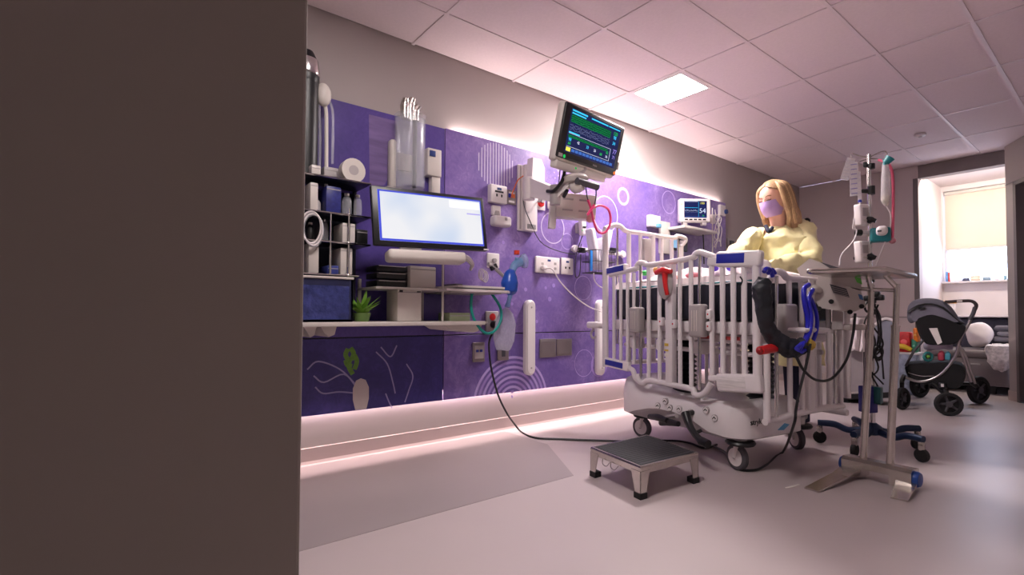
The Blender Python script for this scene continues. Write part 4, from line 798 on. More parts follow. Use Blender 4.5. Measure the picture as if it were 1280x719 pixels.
for lab, pts in (('leftmost tilted strip of clear syringe packs on the infusion pole', ((1064, 198), (1055, 225))), ('straight strip of clear syringe packs with purple print on the pole', ((1067, 203), (1068, 245))), ('short clear syringe strip nearest the pole with a blue tip', ((1073, 215), (1075, 252)))):
    a, b = I_(*pts[0], .02), I_(*pts[1], .02); t = thing('syringe_strip', lab, 'syringe strip', b, 0, 'syringe strips on the infusion pole'); u = (b-a).normalized(); s = u.cross(vn).normalized()
    w = .022 if 'nearest' not in lab else .010
    m = MB(); m.loft([[a+s*w+vn*.006, a-s*w+vn*.006, a-s*w-vn*.006, a+s*w-vn*.006], [b+s*w+vn*.006, b-s*w+vn*.006, b-s*w-vn*.006, b+s*w-vn*.006]]); m.build('sleeve', BAG, t, smooth=False)
    n = 7
    for k in range(n):
        c = a.lerp(b, (k+.5)/n)+vn*.0075; MB().tube([c-s*w*.7, c+s*w*.7], .0022, 5, smooth=False).build('print_mark', MARK if 'purple' in lab else GREYP, t)
    if 'nearest' in lab: MB().ball(b+vn*.006, .010).build('blue_tip', BLUE, t)
for k, (lab, pts) in enumerate((('white lead curving from the upper pump down behind the ventilator', [(1071, 268), (1066, 285), (1071, 288), (1066, 302), (1052, 318), (1049, 332)]), ('thin white loop from the syringe strip into the upper pump', [(1075, 253), (1072, 262), (1067, 276), (1069, 286)]))): tag(MB().tube([I_(*p, .05) for p in pts], .0035, 6).build('infusion_line', WHITE), lab, 'tube')
t = thing('power_brick', 'dark blue box clipped low on the infusion pole', 'box', I_(1085, 515)); MB().rbox(I_(1085, 499, .03), (.07, .07, .155), .006, 2, Matrix.Rotation(math.radians(-25), 3, 'Z')).build('case', mat('deep_blue', (26, 26, 110), .4), t); MB().rbox(I_(1096, 494, .03), (.05, .05, .10), .006).build('green_unit', mat('dark_teal', (14, 80, 84), .4), t)
t = thing('cable_tangle', 'tangle of black cables and clamps hanging on the infusion pole', 'cables', I_(1092, 480)); rnd = random.Random(5)
for k in range(7):
    x0 = 1084+rnd.random()*14; pts = [(x0, 372+rnd.random()*10)]+[(1080+rnd.random()*26, 395+j*26+rnd.random()*12) for j in range(4)]; MB().tube([I_(*p, .01+.05*rnd.random()) for p in pts], .005, 6).build('cable', BLACK, t)
for px, py, r in ((1098, 440, .035), (1098, 444, .03), (1085, 384, .028)): c = I_(px, py, .05); MB().tube([c+(RT*math.cos(a)*.7+Vector((0, 0, 1))*math.sin(a))*r for a in [2*math.pi*k/10 for k in range(10)]], .007, 6, closed=True).build('coil', BLACK, t)
for px, py in ((1085, 373), (1095, 368), (1100, 372), (1090, 376)): MB().rbox(I_(px, py, .03), (.04, .04, .035), .008).build('clamp', BLACK, t)

# ================================================================== OVERBED TABLE
t = thing('overbed_table', 'stainless steel tray table on two poles with blue-capped base', 'tray table', (1.86, 2.93, 0))
TZ = 1.0; A_, B_, C_ = FL(1005.5, 339.5, TZ), FL(1108, 336, TZ), FL(1148, 345.5, TZ)
ev = (C_-B_); eu = (A_-B_); D_ = A_+ev; cen = (A_+C_)/2
def inset(f, z): return [Vector((cen.x+(p.x-cen.x)*f, cen.y+(p.y-cen.y)*f, z)) for p in (A_, B_, C_, D_)]
def rounded(P, r=.03, n=4):
    out = []
    for i in range(4):
        p, a, b = P[i], P[i-1], P[(i+1) % 4]; u = (a-p).normalized(); v = (b-p).normalized()
        for k in range(n+1): s = k/n; out.append((p+u*r)*(1-s)**2+p*2*s*(1-s)+(p+v*r)*s*s)
    return out
m = MB(); m.loft([rounded(inset(.93, TZ-.012)), rounded(inset(.985, TZ-.008)), rounded(inset(1.0, TZ-.002)), rounded(inset(1.0, TZ+.007)), rounded(inset(.985, TZ+.011)), rounded(inset(.97, TZ+.008)), rounded(inset(.95, TZ+.001))]); m.build('tray', STEEL, t)
e1, e2 = FL(1057, 579, .055), FL(1144, 599, .055); b1, b2 = e1.lerp(e2, .27), e1.lerp(e2, .66); b1.z = b2.z = .10; s1 = VP(1087.5, 408, b1); s2 = VP(1119.5, 408, b2); t1 = VP(1089.5, 350, b1); t2 = VP(1121.5, 350, b2); s1.z = s2.z = (s1.z+s2.z)/2
t1.z = t2.z = TZ-.05
for b, s, q in ((b1, s1, t1), (b2, s2, t2)):
    MB().cyl(b-Vector((0, 0, .03)), s, .0165).build('outer_pole', STEEL, t); MB().cyl(s-Vector((0, 0, .004)), s+Vector((0, 0, .006)), .019).build('collar', STEEL, t); MB().cyl(s, q, .0125).build('inner_pole', STEEL, t)
    MB().tube([q-Vector((0, 0, .02)), q+(cen-q).normalized()*.05+Vector((0, 0, .025)), Vector((q.x+(cen.x-q.x)*.3, q.y+(cen.y-q.y)*.3, TZ-.008))], .011, 8).build('tray_bracket', STEEL, t)
MB().tube([VP(1064, 360, b1), VP(1089, 362, b1), VP(1121, 363, b2)], .009, 8, smooth=False).build('cross_bar', STEEL, t)
dv = (e2-e1).normalized(); sv = Vector((dv.y, -dv.x, 0)); m = MB()
w = .045
sec = [(-w, .012), (-w, .095), (w*.6, .10), (w, .085), (w, .012)]
for u0, u1, lo in ((.0, .30, .012), (.30, .70, .055), (.70, 1.0, .012)):
    a, b = e1.lerp(e2, u0), e1.lerp(e2, u1); S = [(x, max(z, lo)) for x, z in sec]
    m.loft([[Vector((p.x+sv.x*x, p.y+sv.y*x, z)) for x, z in S] for p in (a, b)])
m.build('base_beam', STEEL, t, smooth=False)
for p, d in ((e1, -1), (e2, 1)): MB().lathe([(.036, 0), (.036, .012), (.030, .022), (0, .024)], p+dv*d*-.002+Vector((0, 0, .0)), dv*d, 18).build('blue_cap', mat('cap_blue', (24, 70, 150), .4), t)
tip = FL(1014, 614); st = e1.lerp(e2, .14)+Vector((0, 0, -.02)); d2 = (tip-Vector((st.x, st.y, 0))).normalized(); q2 = Vector((-d2.y, d2.x, 0))*.034
def blade(st, tip, q2):
    s0 = Vector((st.x, st.y, .045)); k = Vector((st.x, st.y, .022)).lerp(Vector((tip.x, tip.y, .022)), .35); m = MB()
    m.loft([[p+q2*f+Vector((0, 0, hh)), p-q2*f+Vector((0, 0, hh)), p-q2*f, p+q2*f] for p, f, hh in ((s0, 1.25, .012), (k, 1.05, .010), (Vector((tip.x, tip.y, .0015)), .9, .007))]); return m
blade(st, tip, q2).build('base_foot', STEEL, t, smooth=False)
st = e1.lerp(e2, .90); tip2 = FL(1124, 626); d3 = (tip2-Vector((st.x, st.y, 0))).normalized(); blade(st, tip2, Vector((-d3.y, d3.x, 0))*.034).build('base_foot', STEEL, t, smooth=False)

# ================================================================== NURSE
NA = (1.10, 3.52)
def N(px, py, off=0.0): return VP(px, py, NA, off)
person = thing('person', 'person in a yellow isolation gown and lilac mask leaning over the crib', 'person', (1.06, 3.56, 0))
SKIN = mat('skin', (222, 172, 150), .5, var=.04, subs=.1); HAIR = mat('blonde_hair', (160, 126, 92), .5, var=.25, scale=30, stretch=(6, 6, .5)); GOWN = mat('yellow_gown', (226, 216, 164), .7, var=.08, scale=16, bump=.7, stretch=(1, 1, .45)); SCRUB = mat('dark_scrubs', (34, 38, 62), .8)
hc = N(967.5, 250); facing = Vector((-.20, -.93, -.27)).normalized(); up = Vector((-.10, -.22, .97)); rt = facing.cross(up).normalized(); up = rt.cross(facing).normalized()
HF = Matrix(((rt.x, facing.x, up.x, hc.x), (rt.y, facing.y, up.y, hc.y), (rt.z, facing.z, up.z, hc.z), (0, 0, 0, 1)))   # X her right, Y forward, Z up
nk = N(974, 286, -.03); shR = N(944, 297, -.01); shL = N(1003, 292, -.06)
pel = Vector((1.10, 3.66, .92)); chest = N(975, 305, -.05)
elR = N(926, 318, .16); haR = N(896, 338, .34); elL = N(1006, 327, .12); haL = N(950, 336, .36)
V_ = [pel, pel.lerp(chest, .5), chest, nk, HF @ Vector((0, -.015, -.06)), HF @ Vector((0, 0, .0)), HF @ Vector((0, -.005, .055)), shR, elR, haR, shL, elL, haL]
R_ = [(.15, .12), (.13, .10), (.14, .10), (.05, .05), (.062, .065), (.078, .088), (.070, .080), (.055, .055), (.042, .042), (.026, .026), (.055, .055), (.042, .042), (.026, .026)]
Ed = [(0, 1), (1, 2), (2, 3), (3, 4), (4, 5), (5, 6), (2, 7), (7, 8), (8, 9), (2, 10), (10, 11), (11, 12)]
for s in (-1, 1):
    b = len(V_); V_ += [pel+Vector((.09*s, 0, -.05)), Vector((1.10+.10*s, 3.66, .48)), Vector((1.10+.10*s, 3.70, .09)), Vector((1.10+.11*s, 3.58, .05))]; R_ += [(.085, .085), (.056, .056), (.04, .04), (.036, .03)]; Ed += [(0, b), (b, b+1), (b+1, b+2), (b+2, b+3)]
for hand, el, side in ((9, 8, 1), (12, 11, -1)):            # palm and five fingers
    d = (V_[hand]-V_[el]).normalized(); dn = (d+Vector((0, 0, -.35))).normalized(); x = dn.cross(Vector((0, 0, 1))).normalized()
    b = len(V_); palm = V_[hand]+dn*.05; V_.append(palm); R_.append((.032, .016)); Ed.append((hand, b))
    for k, L in enumerate((.060, .068, .064, .050)):
        o = palm+x*(-.027+.018*k)+dn*.015; c = len(V_); V_ += [o, o+dn*L*.5, o+dn*L*.85+Vector((0, 0, -L*.35))]; R_ += [(.0095, .0095), (.0085, .0085), (.0075, .0075)]; Ed += [(b, c), (c, c+1), (c+1, c+2)]
    c = len(V_); V_ += [palm+x*(-.036*side)-dn*.02, palm+x*(-.056*side)+dn*.012]; R_ += [(.011, .011), (.0085, .0085)]; Ed += [(b, c), (c, c+1)]
m = MB()
for i, j in Ed:
    ri, rj = sum(R_[i])/2, sum(R_[j])/2
    if (V_[i]-V_[j]).length > 1e-4: m.tube([V_[i], V_[j]], [ri, rj], 14, smooth=False)
for v, r in zip(V_, R_): m.ball(v, sum(r)/2, 14, 8)
M_ = m.M; m.M = HF; m.ball((0, .004, .012), (.079, .096, .112), 24, 16); m.ball((0, .035, -.062), (.052, .055, .050), 20, 12); m.M = M_
body = m.build('body', SKIN, person)
md = body.modifiers.new('merge', 'REMESH'); md.mode = 'VOXEL'; md.voxel_size = .0065; md.use_smooth_shade = True
sm2 = body.modifiers.new('soft', 'SMOOTH'); sm2.factor = .5; sm2.iterations = 4
# face
FM = lambda: MB(HF)
for s in (-1, 1):
    FM().ball((.030*s, .088, .014), (.015, .009, .008)).build('eyelid', mat('eyelid', (196, 142, 124), .5), person); FM().tube([(.015*s, .0965, .010), (.030*s, .0965, .0055), (.045*s, .089, .010)], .0022, 5).build('eyelashes', mat('lash', (60, 40, 34), .6), person)
    FM().tube([(.012*s, .0985, .032), (.030*s, .0955, .038), (.048*s, .084, .033)], .0030, 5).build('eyebrow', mat('brow', (140, 104, 74), .6), person); FM().ball((.080*s, -.004, -.008), (.010, .018, .028)).build('ear', SKIN, person)
FM().tube([(0, .094, .022), (0, .106, -.006), (0, .110, -.020)], [.007, .010, .012], 8).build('nose', SKIN, person)
MSK = mat('lilac_mask', (188, 156, 214), .7, var=.05, scale=20, bump=.2)
rings = []
for k in range(9):
    t_ = k/8; z = .004-.108*t_; hw = .066-.018*t_**2; dp = .116+.012*math.sin(t_*2.4)-.030*t_**3; ring_ = []
    for j in range(13):
        a = -math.pi/2+math.pi*j/12; ring_.append((hw*math.sin(a), .010+(dp-.010)*math.cos(a)**.75 if abs(math.cos(a)) > 1e-6 else .010, z+.004*math.sin(k*3.1)))
    rings.append(ring_)
m = FM(); n = 13; m.add([p for r in rings for p in r], [(i*n+j, i*n+j+1, (i+1)*n+j+1, (i+1)*n+j) for i in range(8) for j in range(12)]); mk = m.build('face_mask', MSK, person)
for s in (-1, 1):
    FM().tube([(.064*s, .012, .0), (.077*s, -.008, .012), (.086*s, -.015, -.002)], .0016, 5).build('ear_loop', WHITE, mk); FM().tube([(.050*s, .012, -.10), (.070*s, -.004, -.05), (.086*s, -.015, -.012)], .0016, 5).build('ear_loop', WHITE, mk)
# hair: cap with a parting plus long wavy locks
m = FM(); rings = []
for i in range(13):
    t_ = i/12; ring_ = []
    for j in range(29):
        a = -1.02*math.pi+2.04*math.pi*j/28*1.0; ho = 64*min(1, max(0, (t_-.34)/.22)); a = math.radians(ho)+math.radians(360-2*ho)*j/28       # open towards the face
        ph = math.pi*.03+t_*math.pi*.62; rx, ry, rz = .096, .108, .122
        aa = a+math.pi/2
        ring_.append((rx*math.sin(ph)*math.cos(aa)*1.0, -.014+ry*math.sin(ph)*math.sin(aa), .012+rz*math.cos(ph)))
    rings.append(ring_)
n = 29; m.add([p for r in rings for p in r], [(i*n+j, i*n+j+1, (i+1)*n+j+1, (i+1)*n+j) for i in range(12) for j in range(28)])
hair = m.build('hair', HAIR, person); sm_ = hair.modifiers.new('thick', 'SOLIDIFY'); sm_.thickness = .012; sm_.offset = 0
rnd = random.Random(11); H2 = mat('blonde_highlight', (198, 164, 124), .45, var=.2, scale=30)
for k in range(34):
    a = math.radians(64+232*k/33)+math.pi/2; sx, sy = math.cos(a), math.sin(a); ln = .20+.05*rnd.random()-(.05 if sy > .4 else 0); fr = 1 if sy > .3 else 0
    top_ = (.03*sx, -.014+.03*sy, .128); P = [top_, (.085*sx, -.014+.095*sy, .085), (.102*sx, -.014+.108*sy, .02), (.104*sx, -.018+.104*sy, -.05), (.102*sx+.012*math.sin(k), -.03+.09*sy+.008*math.cos(k*2), -.05-ln*.45), (.086*sx+.012*math.cos(k*1.7), -.03+.085*sy, -.05-ln*.8), (.09*sx, -.03+.09*sy+.01*math.sin(k), -.05-ln)]
    if P[2][1] > .055 and abs(P[2][0]) < .07: continue
    FM().tube(P, [.007, .012, .014, .015, .016, .014, .004], 7, sub=4).build('hair_lock', HAIR if k % 3 else H2, hair)
# gown: torso loft, two sleeves and the ties
m = MB(); ax1 = Vector((1, -.10, 0)).normalized(); ay1 = Vector((.10, 1, 0))
spec = [(.46, 1.10, 3.67, .27, .20), (.70, 1.10, 3.67, .255, .19), (.92, 1.10, 3.66, .235, .175), (1.05, (pel.x+chest.x)/2, 3.62, .215, .16), (1.17, chest.x*.8+pel.x*.2, 3.58, .215, .16), (1.27, chest.x, chest.y, .218, .155), (1.34, chest.x, chest.y-.01, .205, .135), (1.385, nk.x, nk.y, .15, .105), (1.415, nk.x, nk.y, .085, .075), (1.43, nk.x, nk.y, .066, .062)]
dz = N(975, 289).z-1.40
rings = [[Vector((cx, cy, z+(dz if z > 1 else 0)))+ax1*(rx*math.cos(2*math.pi*k/40))+ay1*(ry*math.sin(2*math.pi*k/40)) for k in range(40)] for z, cx, cy, rx, ry in spec]
fine = []
for a, b in zip(rings, rings[1:]):
    for q in range(5): fine.append([p.lerp(r, q/5) for p, r in zip(a, b)])
fine.append(rings[-1]); m.loft(fine, cap=False)
m.tube([shR+Vector((.05, .02, .01)), shR, shR.lerp(elR, .5)+Vector((0, 0, .015)), elR, elR.lerp(haR, .5), haR.lerp(elR, .08)], [.070, .074, .072, .070, .060, .040], 20, sub=8)
m.tube([shL+Vector((-.05, .0, .01)), shL, shL.lerp(elL, .5)+Vector((.02, 0, .0)), elL+Vector((.01, 0, 0)), elL.lerp(haL, .5)+Vector((0, 0, .0)), haL.lerp(elL, .08)], [.070, .076, .078, .076, .062, .040], 20, sub=8)
m.ruffle(.026, 11, 2); m.ruffle(.012, 28, 5); gown = m.build('isolation_gown', GOWN, person)
MB().tube([N(1000, 296, .06), N(999, 312, .12), N(996, 324, .14)], .008, 6).build('gown_tie', WHITE, gown)
MB().tube([N(957, 282, .045), N(961, 289, .07), N(966, 284, .055)], [.012, .016, .010], 8).build('scrub_collar', SCRUB, person)
for s in (-1, 1): MB().ball((1.10+.11*s, 3.60, .045), (.05, .13, .044)).build('shoe', mat('white_shoe', (210, 206, 206), .5), person); MB().tube([(1.10+.095*s, 3.66, .85), (1.10+.10*s, 3.66, .48), (1.10+.10*s, 3.69, .08)], [.10, .08, .07], 14).build('trouser_leg', SCRUB, person)
t = thing('black_hook', 'small black knob on the wall behind the person', 'hook', BK(1010, 276, YB)); MB().lathe([(0, .05), (.03, .05), (.034, .03), (.02, 0)], BK(1010, 276, YB)+Vector((0, -.0005, 0)), (0, -1, 0), 12).build('knob', BLACK, t); MB().lathe([(0, .006), (.03, .006), (.03, 0)], BK(1010, 276, YB)+Vector((0, -.0005, 0)), (0, -1, 0), 12).build('rose', BLACK, t)
# ================================================================== STEP STOOL
st = thing('step_stool', 'low stainless step stool with a black ribbed top on the floor', 'step stool', (1.17, 2.03, 0))
c4 = [FL(738, 559.5, .14), FL(809, 544, .14), FL(873, 566.5, .14), FL(800.6, 584.6, .14)]
ce = (c4[0]+c4[2])/2
def sq(f, z): return [Vector((ce.x+(p.x-ce.x)*f, ce.y+(p.y-ce.y)*f, z)) for p in c4]
m = MB(); m.loft([sq(.97, .108), sq(.985, .108), sq(1, .136), sq(.985, .1435), sq(.93, .1435), sq(.93, .137)]); m.build('frame', STEEL, st, smooth=False)
MB().loft([sq(.92, .130), sq(.92, .144), sq(.91, .1455)]).build('tread_mat', mat('ribbed_rubber', (34, 33, 40), .7, var=.12, scale=30), st, smooth=False)
for k in range(1, 15):
    a, b = sq(.9, .1458), None; p = a[0].lerp(a[3], k/15); q = a[1].lerp(a[2], k/15); MB().tube([p, q], .0012, 4, smooth=False).build('rib', RUBBER, st, smooth=False)
for i in range(4):
    p = c4[i]; a = (c4[i-1]-p).normalized(); b = (c4[(i+1) % 4]-p).normalized(); q = Vector((p.x, p.y, 0)); m = MB()
    for d, n in ((a, b), (b, a)):
        top = [q+d*w_+n*t_+Vector((0, 0, .12)) for w_, t_ in ((0, 0), (.062, 0), (.062, .004), (0, .004))]; bt = [q+d*w_+n*t_+Vector((0, 0, .02)) for w_, t_ in ((0, 0), (.036, 0), (.036, .004), (0, .004))]
        m.loft([bt, top])
    lg = m.build('leg', STEEL, st, smooth=False)
    m = MB(); m.loft([[q+(-a-b)*.003+Vector((0, 0, z)), q+a*.041-b*.003+Vector((0, 0, z)), q+a*.041+b*.041+Vector((0, 0, z)), q-a*.003+b*.041+Vector((0, 0, z))] for z in (.001, .026)]); m.build('rubber_foot', RUBBER, lg, smooth=False)
for f in (.28, .45): a = c4[0].lerp(c4[3], f)+Vector((0, -.002, -.03)); d = (c4[3]-c4[0]).normalized(); MB().tube([a, a+d*.01+Vector((0, -.01, -.018)), a+d*.04+Vector((0, -.012, -.022)), a+d*.055+Vector((0, 0, -.002))], .0022, 6).build('wire_hook', STEEL, st)
# black mains cord from the wall to the crib
P = [PLG+Vector((.055, -.012, -.02)), W(612, 425, .07), W(612, 445, .06), W(615, 465, .07), W(622, 492, .09), W(632, 514, .09), W(643, 530, .05)]+[FL(*p, .007) for p in ((653, 541), (670, 547.5), (700, 549), (740, 550.5), (790, 552), (840, 551), (862, 554), (880, 560), (896, 556))]
tag(MB().tube(P, .0065, 8).build('extension_cord', BLACK), 'long black cord running from the wall socket across the floor to the crib', 'cord')
tag(MB().rbox(FL(991, 608, .002), (.10, .012, .003), .001, 2, Matrix.Rotation(math.radians(80), 3, 'Z')).build('paper_strip', PAPER), 'small white strip lying on the floor left of the tray table foot', 'strip')

# ================================================================== LEFT SHELF AND SUPPLIES
SHZ = .757
sh = thing('wall_shelf', 'long white worktop shelf on brackets across the dark purple panels', 'shelf', (0, 1.15, .70))
MB().rb(.0012, .30, yc+.05, 1.70, SHZ-.022, SHZ, .004).build('top', CREAM, sh)
for px, wpx in ((387, 16), (410, 20)): a, b = W(px-wpx/2, 412, .25), W(px+wpx/2, 412, .25); MB().prism([(a.y, SHZ-.022), (b.y, SHZ-.022), (b.y-.01, SHZ-.062), ((a.y+b.y)/2, SHZ-.072), (a.y+.02, SHZ-.055)], 'x', .02, .26).build('bracket', CREAM, sh, smooth=False)
a, b = W(556, 405, .28), W(604, 405, .28); MB().prism([(a.y, SHZ-.022), (b.y, SHZ-.022), (b.y-.03, SHZ-.06), (b.y-.06, SHZ-.066), (a.y+.05, SHZ-.05)], 'x', .02, .27).build('end_bracket', CREAM, sh, smooth=False)
a = W(604, 402, .20); MB().rbox((.16, 1.745, SHZ-.010), (.05, .11, .014), .005).build('end_arm', CREAM, sh)
NVB = mat('navy_bin', (30, 34, 72), .45, var=.15, scale=12)
t = thing('storage_bin', 'navy open storage bin with crinkled lining on the left of the shelf', 'bin', (.17, .8, SHZ))
y0, y1 = W(379, 370, .28).y-.15, W(441, 370, .28).y; zt = W(410, 347, .28).z
m = MB(); m.box(.04, .28, y0, y0+.008, SHZ+.001, zt).box(.04, .28, y1-.008, y1, SHZ+.001, zt).box(.04, .048, y0, y1, SHZ+.001, zt).box(.272, .28, y0, y1, SHZ+.001, zt).box(.04, .28, y0, y1, SHZ+.001, SHZ+.012); m.build('body', NVB, t, smooth=False)
MB().tube([(.284, y0, zt), (.284, y1, zt), (.036, y1, zt), (.036, y0, zt)], .006, 6, smooth=False, closed=True).build('rim', CREAM, t)
m = MB(); vs = []; n = 26
for i in range(n+1):
    for j in range(13): vs.append((.2815+.010*abs(noise.noise(Vector((i*.6, j*.7, 1)))), y0+.02+(y1-y0-.04)*i/n, SHZ+.012+(zt-SHZ-.05)*j/12))
m.add(vs, [(i*13+j, (i+1)*13+j, (i+1)*13+j+1, i*13+j+1) for i in range(n) for j in range(12)]); m.build('crinkled_film', mat('blue_film', (52, 60, 116), .22, var=.35, scale=26, bump=.8), t)
# little leafy plant
t = thing('leafy_plant', 'small bright green leafy plant standing on the white shelf', 'plant', (.22, W(452, 400, .22).y, SHZ))
c = Vector((.22, W(452, 400, .22).y, SHZ)); MB().lathe([(.0, .001), (.035, .001), (.045, .045), (.041, .045), (.036, .03), (0, .03)], c).build('pot', mat('pot_green', (92, 120, 60), .6), t)
GLF = mat('leaf_green', (124, 172, 66), .5, var=.25, scale=20); rnd = random.Random(9)
for k in range(34):
    a = rnd.random()*6.28; L = .10+.06*rnd.random(); el = .5+rnd.random()*.9; d = Vector((math.cos(a)*math.cos(el), math.sin(a)*math.cos(el), math.sin(el))); s = d.cross(Vector((0, 0, 1))).normalized()*(.012+.008*rnd.random()); o = c+Vector((0, 0, .03)); n_ = s.cross(d).normalized()*.004
    p = [o, o+d*L*.45, o+d*L-Vector((0, 0, .012))]; MB().add([p[0]-s*.3, p[0]+s*.3, p[1]+s+n_, p[1]-s+n_, p[2], p[1]-n_], [(0, 1, 2, 3), (3, 2, 4), (0, 3, 5), (1, 2, 5)]).build('leaf', GLF, t)
def carton(name, lab, cat, rect, x0, x1, m_, z0=None, dz=0):
    y0, y1, zb, zt = R4(*rect, x1); zb = z0 if z0 is not None else zb
    t = thing(name, lab, cat, ((x0+x1)/2, (y0+y1)/2, zb)); MB().rb(x0, x1, y0, y1, zb, zt, .006, 2).build('body', m_, t); MB().rb(x0+.005, x1+.0015, y0+.004, y1-.004, zt-.02, zt-.014, .001).build('lid_seam', GREYP, t)
    return t, y0, y1, zb, zt
t, y0, y1, zb, zt = carton('white_carton', 'plain off-white upright carton standing in the middle of the shelf', 'carton', (497, 361, 527, 401), .10, .24, CREAM, SHZ+.001); MB().rb(.2405, .243, y0+.01, y0+.03, zt-.018, zt-.006, .001).build('dark_tab', BLACK, t); MB().rb(.2405, .243, y1-.03, y1-.006, zt-.016, zt-.010, .001).build('dark_tab', BLACK, t)
t, y0, y1, zb, zt = carton('folded_towels', 'flat pale green folded pad at the shelf right end', 'pad', (562, 391, 588, 401), .12, .25, mat('pale_green', (150, 160, 128), .8), SHZ+.001)
# upper shelf with rails
US = W(500, 359, .26).z
us = thing('upper_shelf', 'narrow upper shelf with white edge under the wide display', 'shelf', (.01, 1.3, US-.02))
y0, y1 = W(470, 359, .26).y, W(556, 356, .26).y; MB().rb(.0012, .26, y0, y1, US-.012, US, .003).build('top', CREAM, us)
for y in (y0+.01, y1-.01): MB().rb(.004, .024, y-.008, y+.008, SHZ+.001, US+.05, .003).build('upright', CREAM, us)
MB().tube([(.255, y1-.01, SHZ+.001), (.255, y1-.01, US+.18)], .007, 8, smooth=False).build('front_post', CREAM, us)
t, y0, y1, zb, zt = carton('supply_box', 'plain off-white box on the upper shelf below the display', 'box', (513, 332, 545, 359), .06, .22, CREAM, US+.001)
t = thing('dark_device', 'black layered device beside the box on the upper shelf', 'device', (.14, W(490, 357, .2).y, US)); y0, y1 = W(471, 350, .2).y, W(509, 350, .2).y
for z, d in ((US+.001, .035), (US+.046, .03), (US+.085, .03)): MB().rb(.05, .20, y0, y1, z, z+d, .004).build('unit', BLACK, t); MB().rb(.2005, .203, y0+.01, y1-.01, z+d-.004, z+d, .001).build('trim_line', CREAM, t)
# display on its arm
LD = panel_frame((.42, 1.276, 1.284), -6.5, -8.7, 1.3)
t = thing('wide_display', 'wide black-edged display glowing white over the supply shelf', 'display', (.30, 1.276, 1.08))
w, hg = .624, .302
MB(LD).rbox((0, 0, -.012), (w, hg, .030), .008, 2).build('case', BLACK, t)
def grad_screen():
    m = bpy.data.materials.new('display_glow'); m.use_nodes = True; nt = m.node_tree; nt.nodes.remove(nt.nodes['Principled BSDF']); L = nt.links.new
    tc = nt.nodes.new('ShaderNodeTexCoord'); n = nt.nodes.new('ShaderNodeTexNoise'); n.inputs['Scale'].default_value = 3; r = nt.nodes.new('ShaderNodeValToRGB'); r.color_ramp.elements[0].color = (*lin((212, 224, 246)), 1); r.color_ramp.elements[1].color = (*lin((246, 246, 250)), 1); r.color_ramp.elements[0].position = .35; r.color_ramp.elements[1].position = .6
    e = nt.nodes.new('ShaderNodeEmission'); e.inputs[1].default_value = .70; L(tc.outputs['Object'], n.inputs[0]); L(n.outputs['Fac'], r.inputs[0]); L(r.outputs[0], e.inputs[0]); L(e.outputs[0], nt.nodes['Material Output'].inputs[0]); return m
sc_ = MB(LD).box(-w/2+.030, w/2-.022, -hg/2+.024, hg/2-.020, .0028, .0040).build('screen', grad_screen(), t, smooth=False)
BG = glow('display_blue', (86, 96, 240), .6)
for r in ((-w/2+.030, -w/2+.041, -hg/2+.024, hg/2-.020), (w/2-.028, w/2-.022, -hg/2+.024, hg/2-.020), (-w/2+.030, w/2-.022, -hg/2+.024, -hg/2+.035), (-w/2+.030, w/2-.022, hg/2-.028, hg/2-.020)): MB(LD).box(*r, .0040, .0044).build('blue_edge', BG, sc_, smooth=False)
MB(LD).box(.20, .28, .045, .052, .0040, .0044).build('menu_line', glow('menu_lilac', (170, 160, 225), .9), sc_, smooth=False); MB(LD).box(.10, .28, .075, .115, .0040, .0042).build('tool_strip', glow('menu_pale', (236, 232, 250), .95), sc_, smooth=False)
MB(LD).rbox((.30, -hg/2+.006, .004), (.03, .008, .004), .001).build('label_tab', WHITE, t)
MB(LD).rbox((0, 0, -.05), (.16, .12, .05), .01).build('rear_mount', DGREY, t)
MB(LD).rbox((-.03, -hg/2-.040, -.04), (.42, .058, .09), .018, 3).build('support_tray', CREAM, t)
a = Vector((.37, 1.27, 1.27)); MB().tube([a, Vector((.22, 1.32, 1.24)), Vector((.012, 1.36, 1.22))], .022, 10).build('arm', GREYP, t); MB().rb(.0012, .02, 1.29, 1.43, 1.12, 1.32, .004).build('wall_plate', GREYP, t)
m = MB(); m.tube([W(575, 325, .30), W(582, 322, .32), W(590, 330, .3), W(588, 338, .3)], [.012, .018, .014, .008], 8); m.build('cable_knot', WHITE, t)
# small tray with paper and clipboard
tz = W(590, 362, .30).z
t = thing('keyboard_tray', 'small white side tray on the wall holding papers', 'tray', (.0, W(590, 362, .3).y, tz-.02)); y0, y1 = W(556, 361, .32).y, W(640, 358, .30).y
m = MB(); m.prism([(.0012, y0), (.34, y0), (.34, y1-.06), (.28, y1), (.0012, y1)], 'z', tz-.014, tz); m.build('board', WHITE, t, smooth=False); MB().prism([(.0012, tz-.014), (.22, tz-.014), (.0012, tz-.10)], 'y', (y0+y1)/2-.01, (y0+y1)/2+.01)  # gusset outline
MB().rb(.01, .30, y0+.05, y1-.08, tz-.022, tz-.014, .003).build('underside_rib', GREYP, t)
yy = W(595, 358, .28).y; t = thing('clipboard', 'dark clipboard with white sheets lying on the small side tray', 'clipboard', (.2, yy, tz+.001)); MB().rb(.07, .33, yy-.16, yy+.17, tz+.001, tz+.008, .002).build('board', DGREY, t); MB().rb(.075, .332, yy-.155, yy+.172, tz+.008, tz+.020, .001).build('papers', PAPER, t); MB().rb(.12, .25, yy-.12, yy-.07, tz+.021, tz+.034, .004).build('clip', DGREY, t)
t = thing('wire_coil', 'little coil of white wires standing on the clipboard', 'wires', W(605, 352, .2))
for k in range(4): c = W(602+k*1.5, 343+k, .2); MB().tube([c+Vector((0, math.cos(a)*.022, math.sin(a)*.034)) for a in [6.28*j/10 for j in range(10)]], .0025, 5, closed=True).build('loop', WHITE, t)
